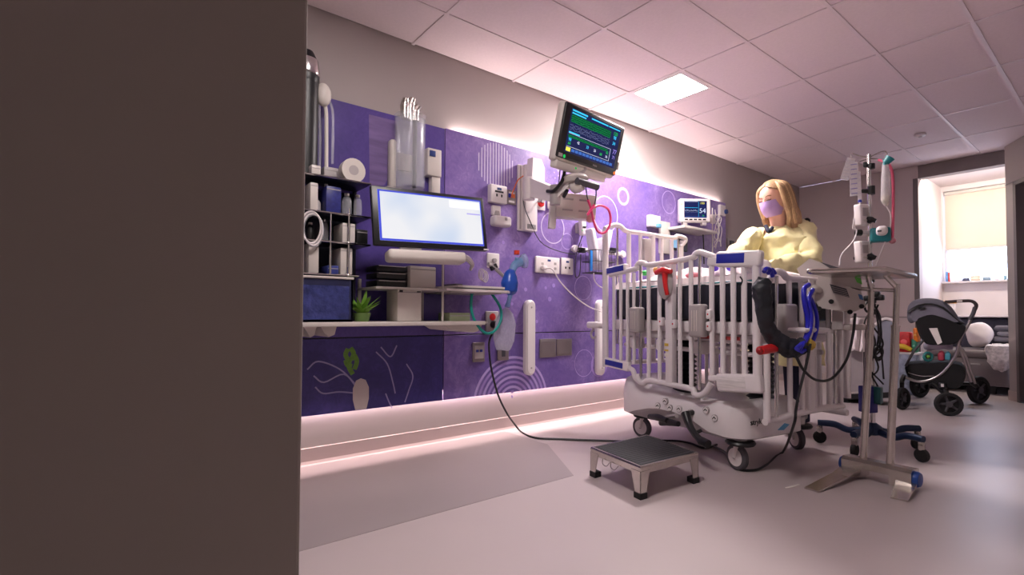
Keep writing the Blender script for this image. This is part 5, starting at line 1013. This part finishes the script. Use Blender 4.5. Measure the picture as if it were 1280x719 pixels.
MB().rbox(W(617, 334, .2), (.02, .05, .03), .004, 2, Matrix.Rotation(.5, 3, 'X')).build('connector', BLACK, t); MB().tube([W(610, 330, .2), W(617, 334, .2), W(630, 346, .2)], .012, 8).build('cuff', GREYP, t)
# resuscitation bag
AB = mat('bag_blue', (36, 86, 190), .3)
t = thing('resuscitator_bag', 'blue resuscitator bag with red cap hanging by the headwall tray', 'resuscitator', W(640, 358, .22))
X = .22
MB().tube([W(640, 338, X), W(638, 344, X), W(637, 354, X), W(638, 364, X), W(638, 369, X)], [.022, .042, .055, .045, .018], 16).build('squeeze_bag', AB, t)
MB().tube([W(640, 339, X), W(644, 331, X), W(652, 327, X)], [.022, .026, .030], 14).build('valve', clear('valve_clear', (130, 180, 225), .6), t)
MB().lathe([(.03, 0), (.045, .012), (.048, .03), (.044, .03), (.04, .014), (.02, .002)], W(651, 327, X), (.2, 1, .2), 18).build('mask_cup', clear('mask_clear', (180, 205, 235), .4), t)
MB().tube([W(645, 330, X), W(646, 322, X)], .012, 10, smooth=False).build('neck', MATS['valve_clear'], t); MB().lathe([(0, .014), (.018, .014), (.018, -.012), (0, -.012)], W(646, 316, X), n=14).build('red_cap', mat('cap_red', (226, 66, 44), .4), t)
MB().tube([W(638, 369, X), W(636, 376, X), W(634, 384, X)], [.016, .013, .018], 12).build('connector', MATS['valve_clear'], t)
m = MB(); m.tube([W(634, 384, X), W(633, 392, X), W(632, 406, X), W(630, 425, X), W(629, 438, X)], [.010, .055, .080, .084, .050], 16, sub=6); m.v = [Vector((X+(v.x-X)*.30, v.y, v.z)) for v in m.v]; m.ruffle(.006, 22, 1); m.build('reservoir_bag', clear('reservoir_film', (206, 204, 224), .5, .2), t)
t = thing('teal_hose', 'teal oxygen hose looping under the small side tray', 'hose', W(605, 416, .25)); MB().tube([W(590, 366, .26), W(589, 385, .27), W(594, 402, .27), W(606, 416, .27), W(618, 414, .26), W(626, 400, .25), W(625, 384, .24), W(614, 366, .22)], .0085, 10).build('tube', mat('teal_hose', (20, 150, 140), .35), t)
for p in ((590, 366, .26), (614, 366, .22)): MB().lathe([(0, -.01), (.013, -.01), (.013, .012), (0, .012)], W(*p), n=12).build('cuff', TEAL, t)
# supply rack at the far left
RK = mat('rack_dark', (26, 28, 46), .35, var=.1)
t = thing('supply_rack', 'black and chrome supply rack crowded with white items beside the near wall', 'rack', (.02, .85, .98)); yl, yr = W(379, 280, .22).y-.12, W(463, 280, .22).y
lev = [W(420, y, .22).z for y in (343, 302, 266, 222)]
for k, z in enumerate(lev): 
    y1 = yr if k not in (0,) else yr-.06
    s_ = MB().rb(.02, .22, yl, y1, z-.008, z, .002).build('shelf', RK, t); MB().tube([(.222, yl, z-.003), (.222, y1, z-.003)], .005, 6, smooth=False).build('chrome_edge', CHROME, s_)
for y in (yl+.01, (yl+yr)/2-.01, yr-.01): MB().rb(.012, .03, y-.009, y+.009, SHZ+.001, lev[-1]+.02, .002).build('upright', RK, t)
MB().tube([(.215, yr-.11, lev[0]), (.215, yr-.11, lev[2]+.03)], .006, 8, smooth=False).build('chrome_post', CHROME, t); MB().tube([(.215, yr-.20, lev[0]), (.215, yr-.20, lev[2])], .005, 8, smooth=False).build('chrome_post', CHROME, t)
MB().rb(.006, .012, yl, yr, SHZ+.2, lev[-1]-.02, .001).build('back_panel', RK, t)
def item(nm, lab, cat, px0, px1, pt, z, m_, kind='box', x0=.06, x1=.20):
    a, b = W(px0, 300, x1), W(px1, 300, x1); zt = W((px0+px1)/2, pt, x1).z; t = thing(nm, lab, cat, ((x0+x1)/2, (a.y+b.y)/2, z+.001)); c = ((x0+x1)/2, (a.y+b.y)/2, z+.001); r = (b.y-a.y)/2
    if kind == 'box': MB().rb(x0, x1, a.y, b.y, z+.001, zt, .005).build('carton', m_, t); MB().rb(x0+.004, x1+.001, a.y+.003, b.y-.003, zt-.018, zt-.013, .0005).build('lid_line', GREYP, t)
    else:
        H = zt-z; MB().lathe([(0, 0), (r, 0), (r, H*.7), (r*.75, H*.82), (r*.45, H*.86), (r*.45, H*.93)], c, n=18).build('bottle', m_, t); MB().lathe([(0, H*.9), (r*.5, H*.9), (r*.5, H), (0, H)], c, n=14).build('lid', CHROME if 'chrome' in lab else CREAM, t)
item('supply_carton', 'tall off-white carton low on the supply rack next to the near wall', 'carton', 386, 399, 304, lev[0], CREAM)
item('supply_carton', 'off-white carton on the rack bottom shelf nearest the display', 'carton', 426, 441, 310, lev[0], CREAM)
item('blue_tub', 'small blue tub on the bottom rack shelf between the chrome posts', 'tub', 424-14, 424, 332, lev[0], mat('tub_blue', (56, 66, 140), .4))
item('supply_carton', 'wedge-topped off-white carton on the second rack shelf', 'carton', 428, 444, 279, lev[1], CREAM); item('clear_bottle', 'clear bottle with chrome cap on the second rack shelf', 'bottle', 407, 416, 272, lev[1], CLEAR, 'bottle')
item('dark_bottle', 'black bottle at the left of the second rack shelf', 'bottle', 388, 398, 276, lev[1], BLACK, 'bottle')
item('blue_carton', 'deep blue printed carton on the third rack shelf', 'carton', 407, 426, 233, lev[2], mat('carton_blue', (44, 48, 120), .4, var=.3, scale=40)); item('clear_bottle', 'squat clear bottle on the third rack shelf under the top board', 'bottle', 433, 445, 239, lev[2], CLEAR, 'bottle'); item('clear_bottle', 'slim clear bottle beside the display on the third rack shelf', 'bottle', 448, 458, 241, lev[2], CLEAR, 'bottle')
item('supply_carton', 'off-white carton on the third rack shelf by the near wall', 'carton', 387, 397, 228, lev[2], CREAM); item('chrome_kettle', 'small bottle with chrome lid left on the third rack shelf', 'bottle', 399, 406, 246, lev[2], GREYP, 'bottle')
item('supply_carton', 'low off-white carton on the top rack board beside the near wall', 'carton', 388, 400, 206, lev[3], CREAM)
c = W(440, 222, .16); c.z = lev[3]+.001; t = thing('tape_roll', 'white roll of tape lying upright on the supply rack top', 'tape roll', c); MB().lathe([(.025, -.025), (.062, -.025), (.062, .025), (.025, .025)], c+Vector((0, 0, .062)), (1, 0, 0), 22).build('roll', CREAM, t); MB().lathe([(.016, -.026), (.0255, -.026), (.0255, .026), (.016, .026)], c+Vector((0, 0, .062)), (1, 0, 0), 18).build('core', GREYP, t)
item('dark_tray', 'black shallow tray at the display end of the second rack shelf', 'tray', 446, 460, 287, lev[1], BLACK)
item('glove_box', 'wide pale glove box on the top rack board behind the tape roll', 'box', 404, 424, 209, lev[3], GREYP, x0=.03, x1=.10)
t = thing('coiled_tubing', 'coil of clear tubing hung on the left front of the supply rack', 'tubing', W(389, 300, .235))
for k in range(4): c = W(389+k, 284+k*1.5, .235); MB().tube([c+Vector((.006*math.sin(a*2), math.cos(a)*.045, math.sin(a)*.075)) for a in [6.28*j/12 for j in range(12)]], .0045, 6, closed=True).build('loop', CLEAR if k % 2 else WHITE, t)
# tall dark cylinder column and hanging tubes by the near wall
q = W(388, 205, .12); tp = W(389, 100, .12)
t = thing('oxygen_cylinder_holder', 'tall black column with chrome cap fixed beside the near wall', 'column', q); y = q.y-.02
MB().cyl((.09, y, lev[3]+.012), (.09, y, tp.z), .062).build('column', BLACK, t); MB().lathe([(.062, 0), (.066, .02), (.055, .12), (.035, .16), (0, .165)], (.09, y, tp.z-.01)).build('dark_cap', BLACK, t); MB().lathe([(.066, .035), (.069, .045), (.060, .115), (.056, .11)], (.09, y, tp.z-.01)).build('chrome_band', CHROME, t); MB().rb(.0012, .04, y-.04, y+.04, q.z+.05, q.z+.12, .004).build('wall_clip', GREYP, t)
m = MB(); m.ball((.10, y+.085, tp.z-.05), (.03, .04, .06)); m.build('white_fitting', CREAM, t)
for k, (lab, px, yb) in enumerate((('white tube hanging closest to the black column', 400, 212), ('white tube hanging in the middle left of the purple panel', 408, 262), ('thin pale tube hanging furthest from the black column', 416, 205))):
    tag(MB().tube([W(398+k*2, 112, .10), W(px-1, 135, .09), W(px, 170, .09), W(px-.5, yb, .09)], .007 if k != 1 else .010, 8).build('hanging_tube', MATS['cream_plastic'] if k == 1 else CLEAR), lab, 'tube')
# clear canister with chrome head
c0, c1 = W(512, 236, .10), W(512, 150, .10)
t = thing('suction_canister', 'tall clear suction canister with chrome head on the headwall', 'canister', c0); MB().lathe([(0, 0), (.085, 0), (.088, c1.z-c0.z), (.080, c1.z-c0.z), (.078, .01), (0, .01)], (.10, c0.y, c0.z), n=26).build('cylinder', CLEAR, t)
H = W(512, 124, .10).z; MB().lathe([(.088, 0), (.092, .02), (.06, .035)], (.10, c0.y, c1.z), n=24).build('lid', CLEAR, t)
for d, s in ((-.035, 1), (.03, .8), (0, 1.1)): MB().tube([(.10, c0.y+d, c1.z), (.10, c0.y+d, c1.z+(H-c1.z)*.6*s), (.115, c0.y+d*1.3+.01, c1.z+(H-c1.z)*.95*s)], [.022, .026, .016], 10).build('chrome_fitting', STEEL, t)
MB().rb(.0012, .03, c0.y-.05, c0.y+.05, c0.z+.12, c0.z+.22, .004).build('wall_mount', GREYP, t); MB().cyl((.10, c0.y+.03, c0.z+.01), (.10, c0.y+.03, c1.z), .012).build('float_tube', NAVYV, t)
for nm, lab, rc in (('white_holder', 'slim white upright holder left of the clear canister', (489, 172, 496.5, 236)), ('white_bracket', 'white wall bracket with a notch right of the clear canister', (535, 184, 552, 222))):
    y0, y1, z0, z1 = R4(*rc, .06); t = thing(nm, lab, 'holder', (.01, (y0+y1)/2, z0)); MB().rb(.0012, .06, y0, y1, z0, z1, .02 if nm == 'white_holder' else .006, 3).build('body', CREAM, t)
    if nm == 'white_bracket': MB().rb(.0012, .05, y1-.06, y1+.0, z0-.12, z0+.01, .008).build('tongue', CREAM, t); MB().rb(.06, .066, y0+.01, y0+.05, z1-.05, z1-.015, .002).build('label', LOGO, t)
    else: MB().rb(.0012, .07, y0-.03, y1+.045, z0-.10, z0+.01, .02, 3).build('foot', GREYP, t)

# ================================================================== STROLLER
SA_ = (1.53, 5.72)
def S(px, py, off=0.0): return VP(px, py, SA_, off)
stn = Vector((CAM.x-SA_[0], CAM.y-SA_[1], 0)).normalized()
st = thing('stroller', 'grey-hooded black pram stroller parked in front of the couch', 'stroller', (SA_[0], SA_[1], 0))
CAN = mat('stroller_grey', (112, 110, 122), .8, var=.06, scale=20, bump=.2); FAB = mat('stroller_black', (13, 13, 16), .85)
def pillow(poly, offs, m_, name, par, sm=True):
    c = sum((Vector(S(*p)) for p in poly), Vector())/len(poly); rings = []
    for o, f in offs: rings.append([c+stn*o+(S(*p)-c)*f for p in poly])
    return MB().loft(rings).build(name, m_, par, smooth=sm)
def dense(poly, k=4):
    P = [Vector((a, b, 0)) for a, b in poly]; out = []; N_ = len(P)
    for i in range(N_):
        p0, p1, p2, p3 = P[i-1], P[i], P[(i+1) % N_], P[(i+2) % N_]
        for j in range(k):
            t = j/k; q = .5*((2*p1)+(p2-p0)*t+(2*p0-5*p1+4*p2-p3)*t*t+(3*p1-p0-3*p2+p3)*t**3); out.append((q.x, q.y))
    return out
prof = [(-.20, .80), (-.15, .95), (-.05, 1), (.05, 1), (.15, .95), (.19, .80)]
hood_ = pillow(dense([(1134, 395), (1136, 382), (1145, 375), (1162, 373), (1178, 376), (1190, 385), (1199, 398), (1206, 404), (1196, 405), (1180, 398), (1165, 394), (1150, 397), (1141, 404), (1136, 402)]), prof, CAN, 'hood', st)
pillow(dense([(1135, 389), (1148, 381), (1164, 379.5), (1180, 384), (1192, 395), (1202, 404), (1204, 406), (1192, 397), (1178, 386), (1164, 381.5), (1148, 383), (1136, 391)], 2), [(-.20, .97), (.20, .97), (.205, .93)], BLACK, 'hood_seam', hood_)
pillow([(1149, 385), (1157, 384.5), (1157, 387), (1149, 387.5)], [(.16, 1), (.205, 1)], BLACK, 'hood_tab', hood_)
seat = pillow(dense([(1145, 400), (1152, 395), (1166, 393), (1182, 397), (1200, 405), (1208, 408), (1205, 418), (1196, 428), (1176, 431), (1158, 429), (1149, 418)]), [(-.15, .85), (-.10, 1), (.10, 1), (.20, .92)], FAB, 'seat_back', st)
pillow([(1161.5, 410), (1171.5, 409.5), (1177.5, 427), (1172, 430)], [(.185, 1), (.2015, 1)], PAPER, 'care_label', seat, False)
ALU = mat('brushed_aluminium', (176, 172, 172), .3, 1.0)
def frame_tube(pts, r, m_, nm): return MB().tube([S(*p) for p in pts], r, 10).build(nm, m_, st)
for o in (-.17, .17):
    frame_tube([(1216, 393, o), (1209, 408, o), (1200, 424, o), (1196, 440, o), (1190, 452, o), (1178, 466, o), (1165, 474, o), (1148, 477, o), (1132, 472, o)], .012, ALU, 'side_tube'); frame_tube([(1199, 432, o), (1206, 452, o), (1214, 478, o)], .011, ALU, 'rear_leg'); frame_tube([(1203, 436, o), (1211, 455, o), (1219, 480, o)], .009, ALU, 'brace'); frame_tube([(1155, 425, o), (1142, 440, o), (1132, 458, o)], .010, DGREY, 'front_strut')
    frame_tube([(1219, 384, o), (1216, 393, o), (1212, 400, o)], .015, DGREY, 'handle_hinge')
hb = [S(1219, 386, -.17), S(1220, 378, -.17), S(1212, 376.5, -.17), S(1212, 376.5, .17), S(1220, 378, .17), S(1219, 386, .17)]
MB().tube([S(1183, 377.5, .17), S(1200, 376.5, .17), S(1214, 376.5, .17), S(1220, 381, .17), S(1219, 387, .17)], .013, 10).build('handle_bar', mat('handle_grip', (60, 50, 50), .6), st); MB().tube([S(1183, 377.5, -.17), S(1200, 376.5, -.17), S(1214, 376.5, -.17), S(1220, 381, -.17), S(1219, 387, -.17)], .013, 10).build('handle_bar', MATS['handle_grip'], st); MB().tube([S(1183, 377.5, -.17), S(1183, 377.5, .17)], .014, 10, smooth=False).build('handle_grip', MATS['handle_grip'], st)
MB().tube([S(1196, 376.8, .185), S(1203, 376.6, .185)], .008, 8, smooth=False).build('handle_badge', WHITE, st)
bk = pillow(dense([(1133, 455), (1160, 452), (1185, 452), (1203, 455), (1206, 470), (1195, 484), (1165, 477), (1140, 474)]), [(-.18, .9), (-.14, 1), (.14, 1), (.17, .94)], FAB, 'basket', st); MB().tube([S(1135, 466, .172), S(1150, 470, .176), S(1168, 470.5, .176)], .003, 6).build('basket_piping', GREYP, bk)
frame_tube([(1165, 478, .15), (1175, 487, .16), (1183, 494, .17)], .020, BLACK, 'front_arm'); frame_tube([(1130, 470, -.1), (1126, 480, .1)], .018, BLACK, 'front_arm'); frame_tube([(1214, 478, -.12), (1222, 484, -.12)], .018, BLACK, 'axle_arm'); frame_tube([(1150, 478, -.2), (1214, 480, -.17)], .014, BLACK, 'axle')
def swheel(c, r, w_, hd, nm='wheel'):
    ax = Vector((math.cos(hd), math.sin(hd), 0)); c = Vector(c); k = MB().lathe([(r*.72, -w_/2), (r*.93, -w_/2), (r, -w_*.3), (r, w_*.3), (r*.93, w_/2), (r*.72, w_/2), (r*.70, 0)], c, ax, 26).build(nm, RUBBER, st); MB().lathe([(0, -w_*.55), (r*.25, -w_*.55), (r*.25, w_*.55), (0, w_*.55)], c, ax, 14).build('hub', DGREY, k)
    u = ax.cross(Vector((0, 0, 1))).normalized()
    for q in range(5): a = 6.283*q/5; d = u*math.cos(a)+Vector((0, 0, 1))*math.sin(a); MB().tube([c+d*r*.2, c+d*r*.75], [.011, .009], 6, smooth=False).build('spoke', DGREY, k)
swheel((1.698, 5.247, .093), .093, .036, math.radians(-62)); swheel((1.388, 5.282, .093), .093, .036, math.radians(-15)); swheel((1.729, 6.20, .125), .125, .04, math.radians(-25)); swheel((1.303, 6.195, .125), .125, .04, math.radians(-20))
q = S(1183, 490, .17); MB().rbox(S(1178, 482, .2), (.05, .05, .05), .01).build('swivel_cap', BLACK, st); MB().rbox(S(1178, 482, .235), (.02, .01, .025), .002).build('white_tab', WHITE, st); MB().tube([S(1181, 487, .19), S(1183, 498, .2), S(1186, 507, .2)], [.024, .026, .018], 10).build('front_fork', BLACK, st); MB().tube([S(1126, 478, .1), S(1127, 492, .1)], [.026, .02], 10, smooth=False).build('front_fork', BLACK, st)
tag(MB().tube([S(1157, 433, .05), S(1172, 431, .10), S(1188, 433, .05)], [.03, .045, .03], 14).ruffle(.02, 16, 3).build('folded_muslin', mat('lilac_muslin', (176, 168, 186), .9, bump=.3)), 'lilac-grey muslin bunched under the stroller seat', 'cloth')
for nm, lab, px, py, col, r in (('teal_ring_toy', 'round teal and green toy hung in the stroller basket', 1160, 446, (40, 130, 130), .035), ('red_toy', 'small red and pink toy in the stroller basket', 1177, 446, (170, 50, 70), .035), ('aqua_toy', 'small aqua toy at the right inside the stroller basket', 1185, 446, (70, 150, 170), .03), ('white_toy', 'little white toy left of the teal ring toy', 1153, 447, (200, 205, 215), .028)):
    q = S(px, py, .1); t = thing(nm, lab, 'toy', q-Vector((0, 0, r)))
    if 'ring' in nm: MB().tube([q+(RT*math.cos(a)+Vector((0, 0, 1))*math.sin(a))*r for a in [6.283*k/12 for k in range(12)]], .011, 8, closed=True).build('ring', mat(nm, col, .5), t); MB().ball(q, .016).build('bead', mat('bead_green', (110, 170, 60), .5), t)
    else: MB().rbox(q, (r*1.3, r*1.5, r*2), r*.4, 3).build('body', mat(nm, col, .5), t); MB().ball(q+Vector((0, 0, r)), r*.5).build('top_knob', mat(nm+'_knob', tuple(min(255, v+40) for v in col), .5), t)

# ================================================================== COUCH, LINEN, TOYS, SILL ITEMS
COU = mat('couch_grey', (116, 106, 108), .6, var=.05, scale=12); COD = mat('couch_navy', (46, 42, 58), .7, var=.08)
t = thing('couch', 'grey built-in couch with drawer front filling the window alcove', 'couch', (1.68, 7.4, 0))
MB().rb(1.185, 2.18, 7.02, 7.82, .085, .36, .008).build('base', COU, t); MB().rb(1.18, 2.185, 7.0, 7.62, .362, .445, .03, 3).build('seat_cushion', COU, t); MB().rb(1.18, 2.185, 7.62, 7.80, .362, .775, .03, 3).build('backrest', COD, t); MB().rb(1.172, 2.19, 7.56, 7.845, .785, .805, .005).build('ledge', PAINTW, t)
dw = MB().rb(1.25, 1.95, 7.008, 7.022, .12, .34, .004).build('drawer_front', COU, t); MB().rb(1.46, 1.62, 6.996, 7.010, .292, .308, .003).build('drawer_pull', GREYP, dw)
for x in (1.22, 1.70, 2.14): MB().rb(x-.025, x+.025, 7.06, 7.11, 0.001, .086, .004).build('foot', BLACK, t)
m = MB(); c = BK(1223, 421, 7.25); m.ball((c.x, 7.27, .447+.150), (.115, .12, .133), 24, 16); m.ruffle(.024, 8, 4); tag(m.build('white_pillow', SHEET), 'round bunched white pillow on the couch seat', 'pillow')
for k, (lab, z, c_, w_) in enumerate((('lowest and widest grey folded blanket on the couch stack', .55, (104, 98, 104), .25), ('middle grey folded blanket on the couch stack', .615, (120, 114, 120), .20), ('topmost thin grey folded blanket on the couch stack', .668, (98, 92, 98), .23))):
    m = MB(); m.rbox((1.86, 7.42, z), (w_+.12, .22, .060), .028, 4); m.ruffle(.014, 9, k); tag(m.build('folded_blanket', mat('blanket_grey_%d' % k, c_, .9, var=.08, scale=20, bump=.3)), lab, 'blanket', 'folded blankets on the couch')
t_ = tag(MB().rb(1.72, 2.02, 7.32, 7.58, .449, .515, .012).build('linen_box', COD), 'dark low box under the folded grey blankets', 'box')
m = MB(); vs = []; nx, ny = 16, 22
for i in range(nx+1):
    for j in range(ny+1):
        u = i/nx; v = j/ny; xw = 1.67+.20*u; sl_ = .16-.5*abs(u-.5)*.35
        if v < .35: y = 7.30-v/.35*.325; z = .51-.02*v
        else: y = 6.968-.012*math.sin(u*14); z = .50-(v-.35)/.65*(.16+.10*math.sin(u*math.pi))
        vs.append((xw+.01*math.sin(v*9), y-.012*math.sin(u*17+v*3), z+.012*noise.noise(Vector((u*6, v*6, 2)))))
m.add(vs, [(i*(ny+1)+j, (i+1)*(ny+1)+j, (i+1)*(ny+1)+j+1, i*(ny+1)+j+1) for i in range(nx) for j in range(ny)]); o = tag(m.build('muslin_cloth', mat('muslin_print', (206, 198, 198), .9, var=.3, scale=34)), 'white printed muslin cloth hanging over the couch front', 'cloth'); o.modifiers.new('thick', 'SOLIDIFY').thickness = .006
# toys beside the stroller
TB = (1.18, 6.30)
def bkp(px, py, y=6.30): return BK(px, py, y)
x0, x1 = bkp(1110, 440).x, bkp(1146, 440).x
t = thing('toy_crate', 'pale patterned crate of toys standing left behind the stroller', 'crate', ((x0+x1)/2, 6.4, 0)); MB().rb(x0, x1, 6.30, 6.55, .001, .42, .012).build('body', mat('crate_print', (150, 156, 176), .6, var=.35, scale=18), t); MB().rb(x0-.008, x1+.008, 6.292, 6.558, .405, .425, .006).build('rim', WHITE, t)
for nm, lab, rc, col in (('red_play_box', 'red toy box standing on the patterned crate', (1122, 415, 1138, 438), (206, 40, 40)), ('orange_toy_figure', 'orange toy leaning beside the red toy box', (1141, 410, 1147, 425), (236, 130, 40)), ('green_toy_block', 'green and blue toy block next to the red toy box', (1139, 424, 1146, 438), (60, 140, 110))):
    a, b = bkp(rc[0], rc[1], 6.36), bkp(rc[2], rc[3], 6.36); zb = .426 if nm != 'orange_toy_figure' else .533; t = thing(nm, lab, 'toy', ((a.x+b.x)/2, 6.40, zb)); MB().rb(a.x, b.x, 6.36, 6.46, zb, max(a.z, zb+.06), .012, 3).build('body', mat(nm, col, .45, var=.2, scale=30), t); MB().ball(((a.x+b.x)/2, 6.358, (max(a.z, zb+.06)+zb)/2), ((b.x-a.x)*.28, .006, (b.x-a.x)*.28)).build('face_disc', mat(nm+'_disc', tuple(min(255, v+70) for v in col), .5), t)
a = bkp(1122, 430, 6.33); tag(MB().tube([bkp(1112, 433, 6.33), bkp(1128, 433, 6.33), bkp(1139, 437.5, 6.33)], [.02, .026, .02], 10).build('yellow_scoop', mat('toy_yellow', (236, 196, 40), .4)), 'yellow curved toy scoop in front of the red toy box', 'toy')
t = thing('orange_tub', 'white tub with an orange lid on the ledge behind the stroller handle', 'tub', (1.30, 7.70, .806)); q = BK(1187, 373, 7.70); MB().rb(q.x-.05, q.x+.05, 7.66, 7.76, .806, .945, .01).build('tub', WHITE, t); MB().rb(q.x-.055, q.x+.055, 7.655, 7.765, .945, .975, .008).build('orange_lid', mat('lid_orange', (238, 170, 50), .5), t)
# window sill things
SZ = 1.2055
def sill(nm, lab, cat, px0, px1, pt, col, d=.05, extra=None, y=7.80):
    a, b = BK(px0, 345, y), BK(px1, 345, y); zt = BK((px0+px1)/2, pt, y).z; t = thing(nm, lab, cat, ((a.x+b.x)/2, y+d/2, SZ)); MB().rb(a.x, b.x, y, y+d, SZ, max(zt, SZ+.008), .003).build('body', mat(nm+'_'+str(px0), col, .6), t); zt = max(zt, SZ+.008)
    MB().rb(a.x+.003, b.x-.003, y-.0008, y+.001, SZ+(zt-SZ)*.3, SZ+(zt-SZ)*.6, .0003).build('label_band', mat('band_%d' % px0, tuple(min(255, int(v*1.15)) for v in col), .6), t); return zt
sill('book', 'upright blue book at the left end of the window sill', 'book', 1182.3, 1184.8, 340, (90, 140, 190)); sill('book', 'upright red book beside the blue one on the window sill', 'book', 1184.9, 1187.2, 340.3, (186, 70, 66)); sill('flat_book', 'thin dark flat book on the window sill', 'book', 1203, 1211, 347.5, (70, 70, 90))
zt = sill('cream_box', 'cream box standing in the middle of the window sill', 'box', 1213, 1225, 344.5, (222, 200, 180)); MB().rb(BK(1212, 345, 7.8).x, BK(1226, 345, 7.8).x, 7.795, 7.855, zt, zt+.018, .003)
sill('slate_box', 'flat slate-blue box right of the cream box on the sill', 'box', 1228, 1238, 346.5, (120, 140, 156)); sill('paper_pad', 'pale flat pad of paper on the window sill', 'paper', 1242, 1249, 348.2, (206, 200, 204)); sill('small_jar', 'small blue-grey jar at the right end of the window sill', 'jar', 1254.5, 1258, 344.5, (110, 140, 150)); sill('white_pad', 'thin white pad left of the dark flat book on the sill', 'paper', 1192, 1202, 349, (214, 208, 214))

# ================================================================== GREY CART BEHIND THE INFUSION POLE
KA = (1.13, 5.45)
def K(px, py, off=0.0): return VP(px, py, KA, off)
ca2 = thing('equipment_cart', 'grey rounded equipment cart on a black base behind the infusion pole', 'cart', (KA[0], KA[1], 0)); kn = Vector((CAM.x-KA[0], CAM.y-KA[1], 0)).normalized()
def kslab(poly, o0, o1, m_, nm, par): return MB().loft([[K(*p, o1) for p in poly], [K(*p, o0) for p in poly]]).build(nm, m_, par, smooth=False)
kslab(dense([(1093, 420), (1097, 404), (1109, 399), (1120, 405), (1124, 420), (1124, 470), (1122, 490), (1094, 491)], 3), -.2, .12, mat('cart_grey', (132, 134, 146), .5), 'rounded_shell', ca2); kslab([(1056, 424), (1078, 424), (1079, 489), (1056, 491)], -.2, .10, mat('cart_panel', (148, 140, 142), .5), 'side_panel', ca2); kslab([(1079, 440), (1093, 440), (1093, 489), (1079, 489)], -.2, .02, DGREY, 'column', ca2)
for pts in ([(1094, 406), (1106, 398.5), (1119, 402)],): MB().tube([K(*p, .125) for p in pts], .012, 8).build('edge_trim', WHITE, ca2)
kslab([(1052, 493), (1120, 490), (1124, 497), (1052, 500)], -.22, .14, BLACK, 'base', ca2)
for px in (1058, 1088, 1118): MB().ball(K(px, 502, .10), (.03, .03, .032)).build('castor', RUBBER, ca2)
m = MB(); vs = []
for i in range(13):
    for j in range(17): u, v = i/12, j/16; p = K(1062+16*u-3*v+(6*u-2)*v, 396+6*abs(u-.5)+36*v+(6 if 0 < i < 12 else 0)*v, .17+.03*math.sin(u*11+v*3)); vs.append(p)
m.add(vs, [(i*17+j, (i+1)*17+j, (i+1)*17+j+1, i*17+j+1) for i in range(12) for j in range(16)]); o = tag(m.build('white_towel', SHEET), 'white towel hanging over the grey equipment cart', 'towel'); o.modifiers.new('thick', 'SOLIDIFY').thickness = .008
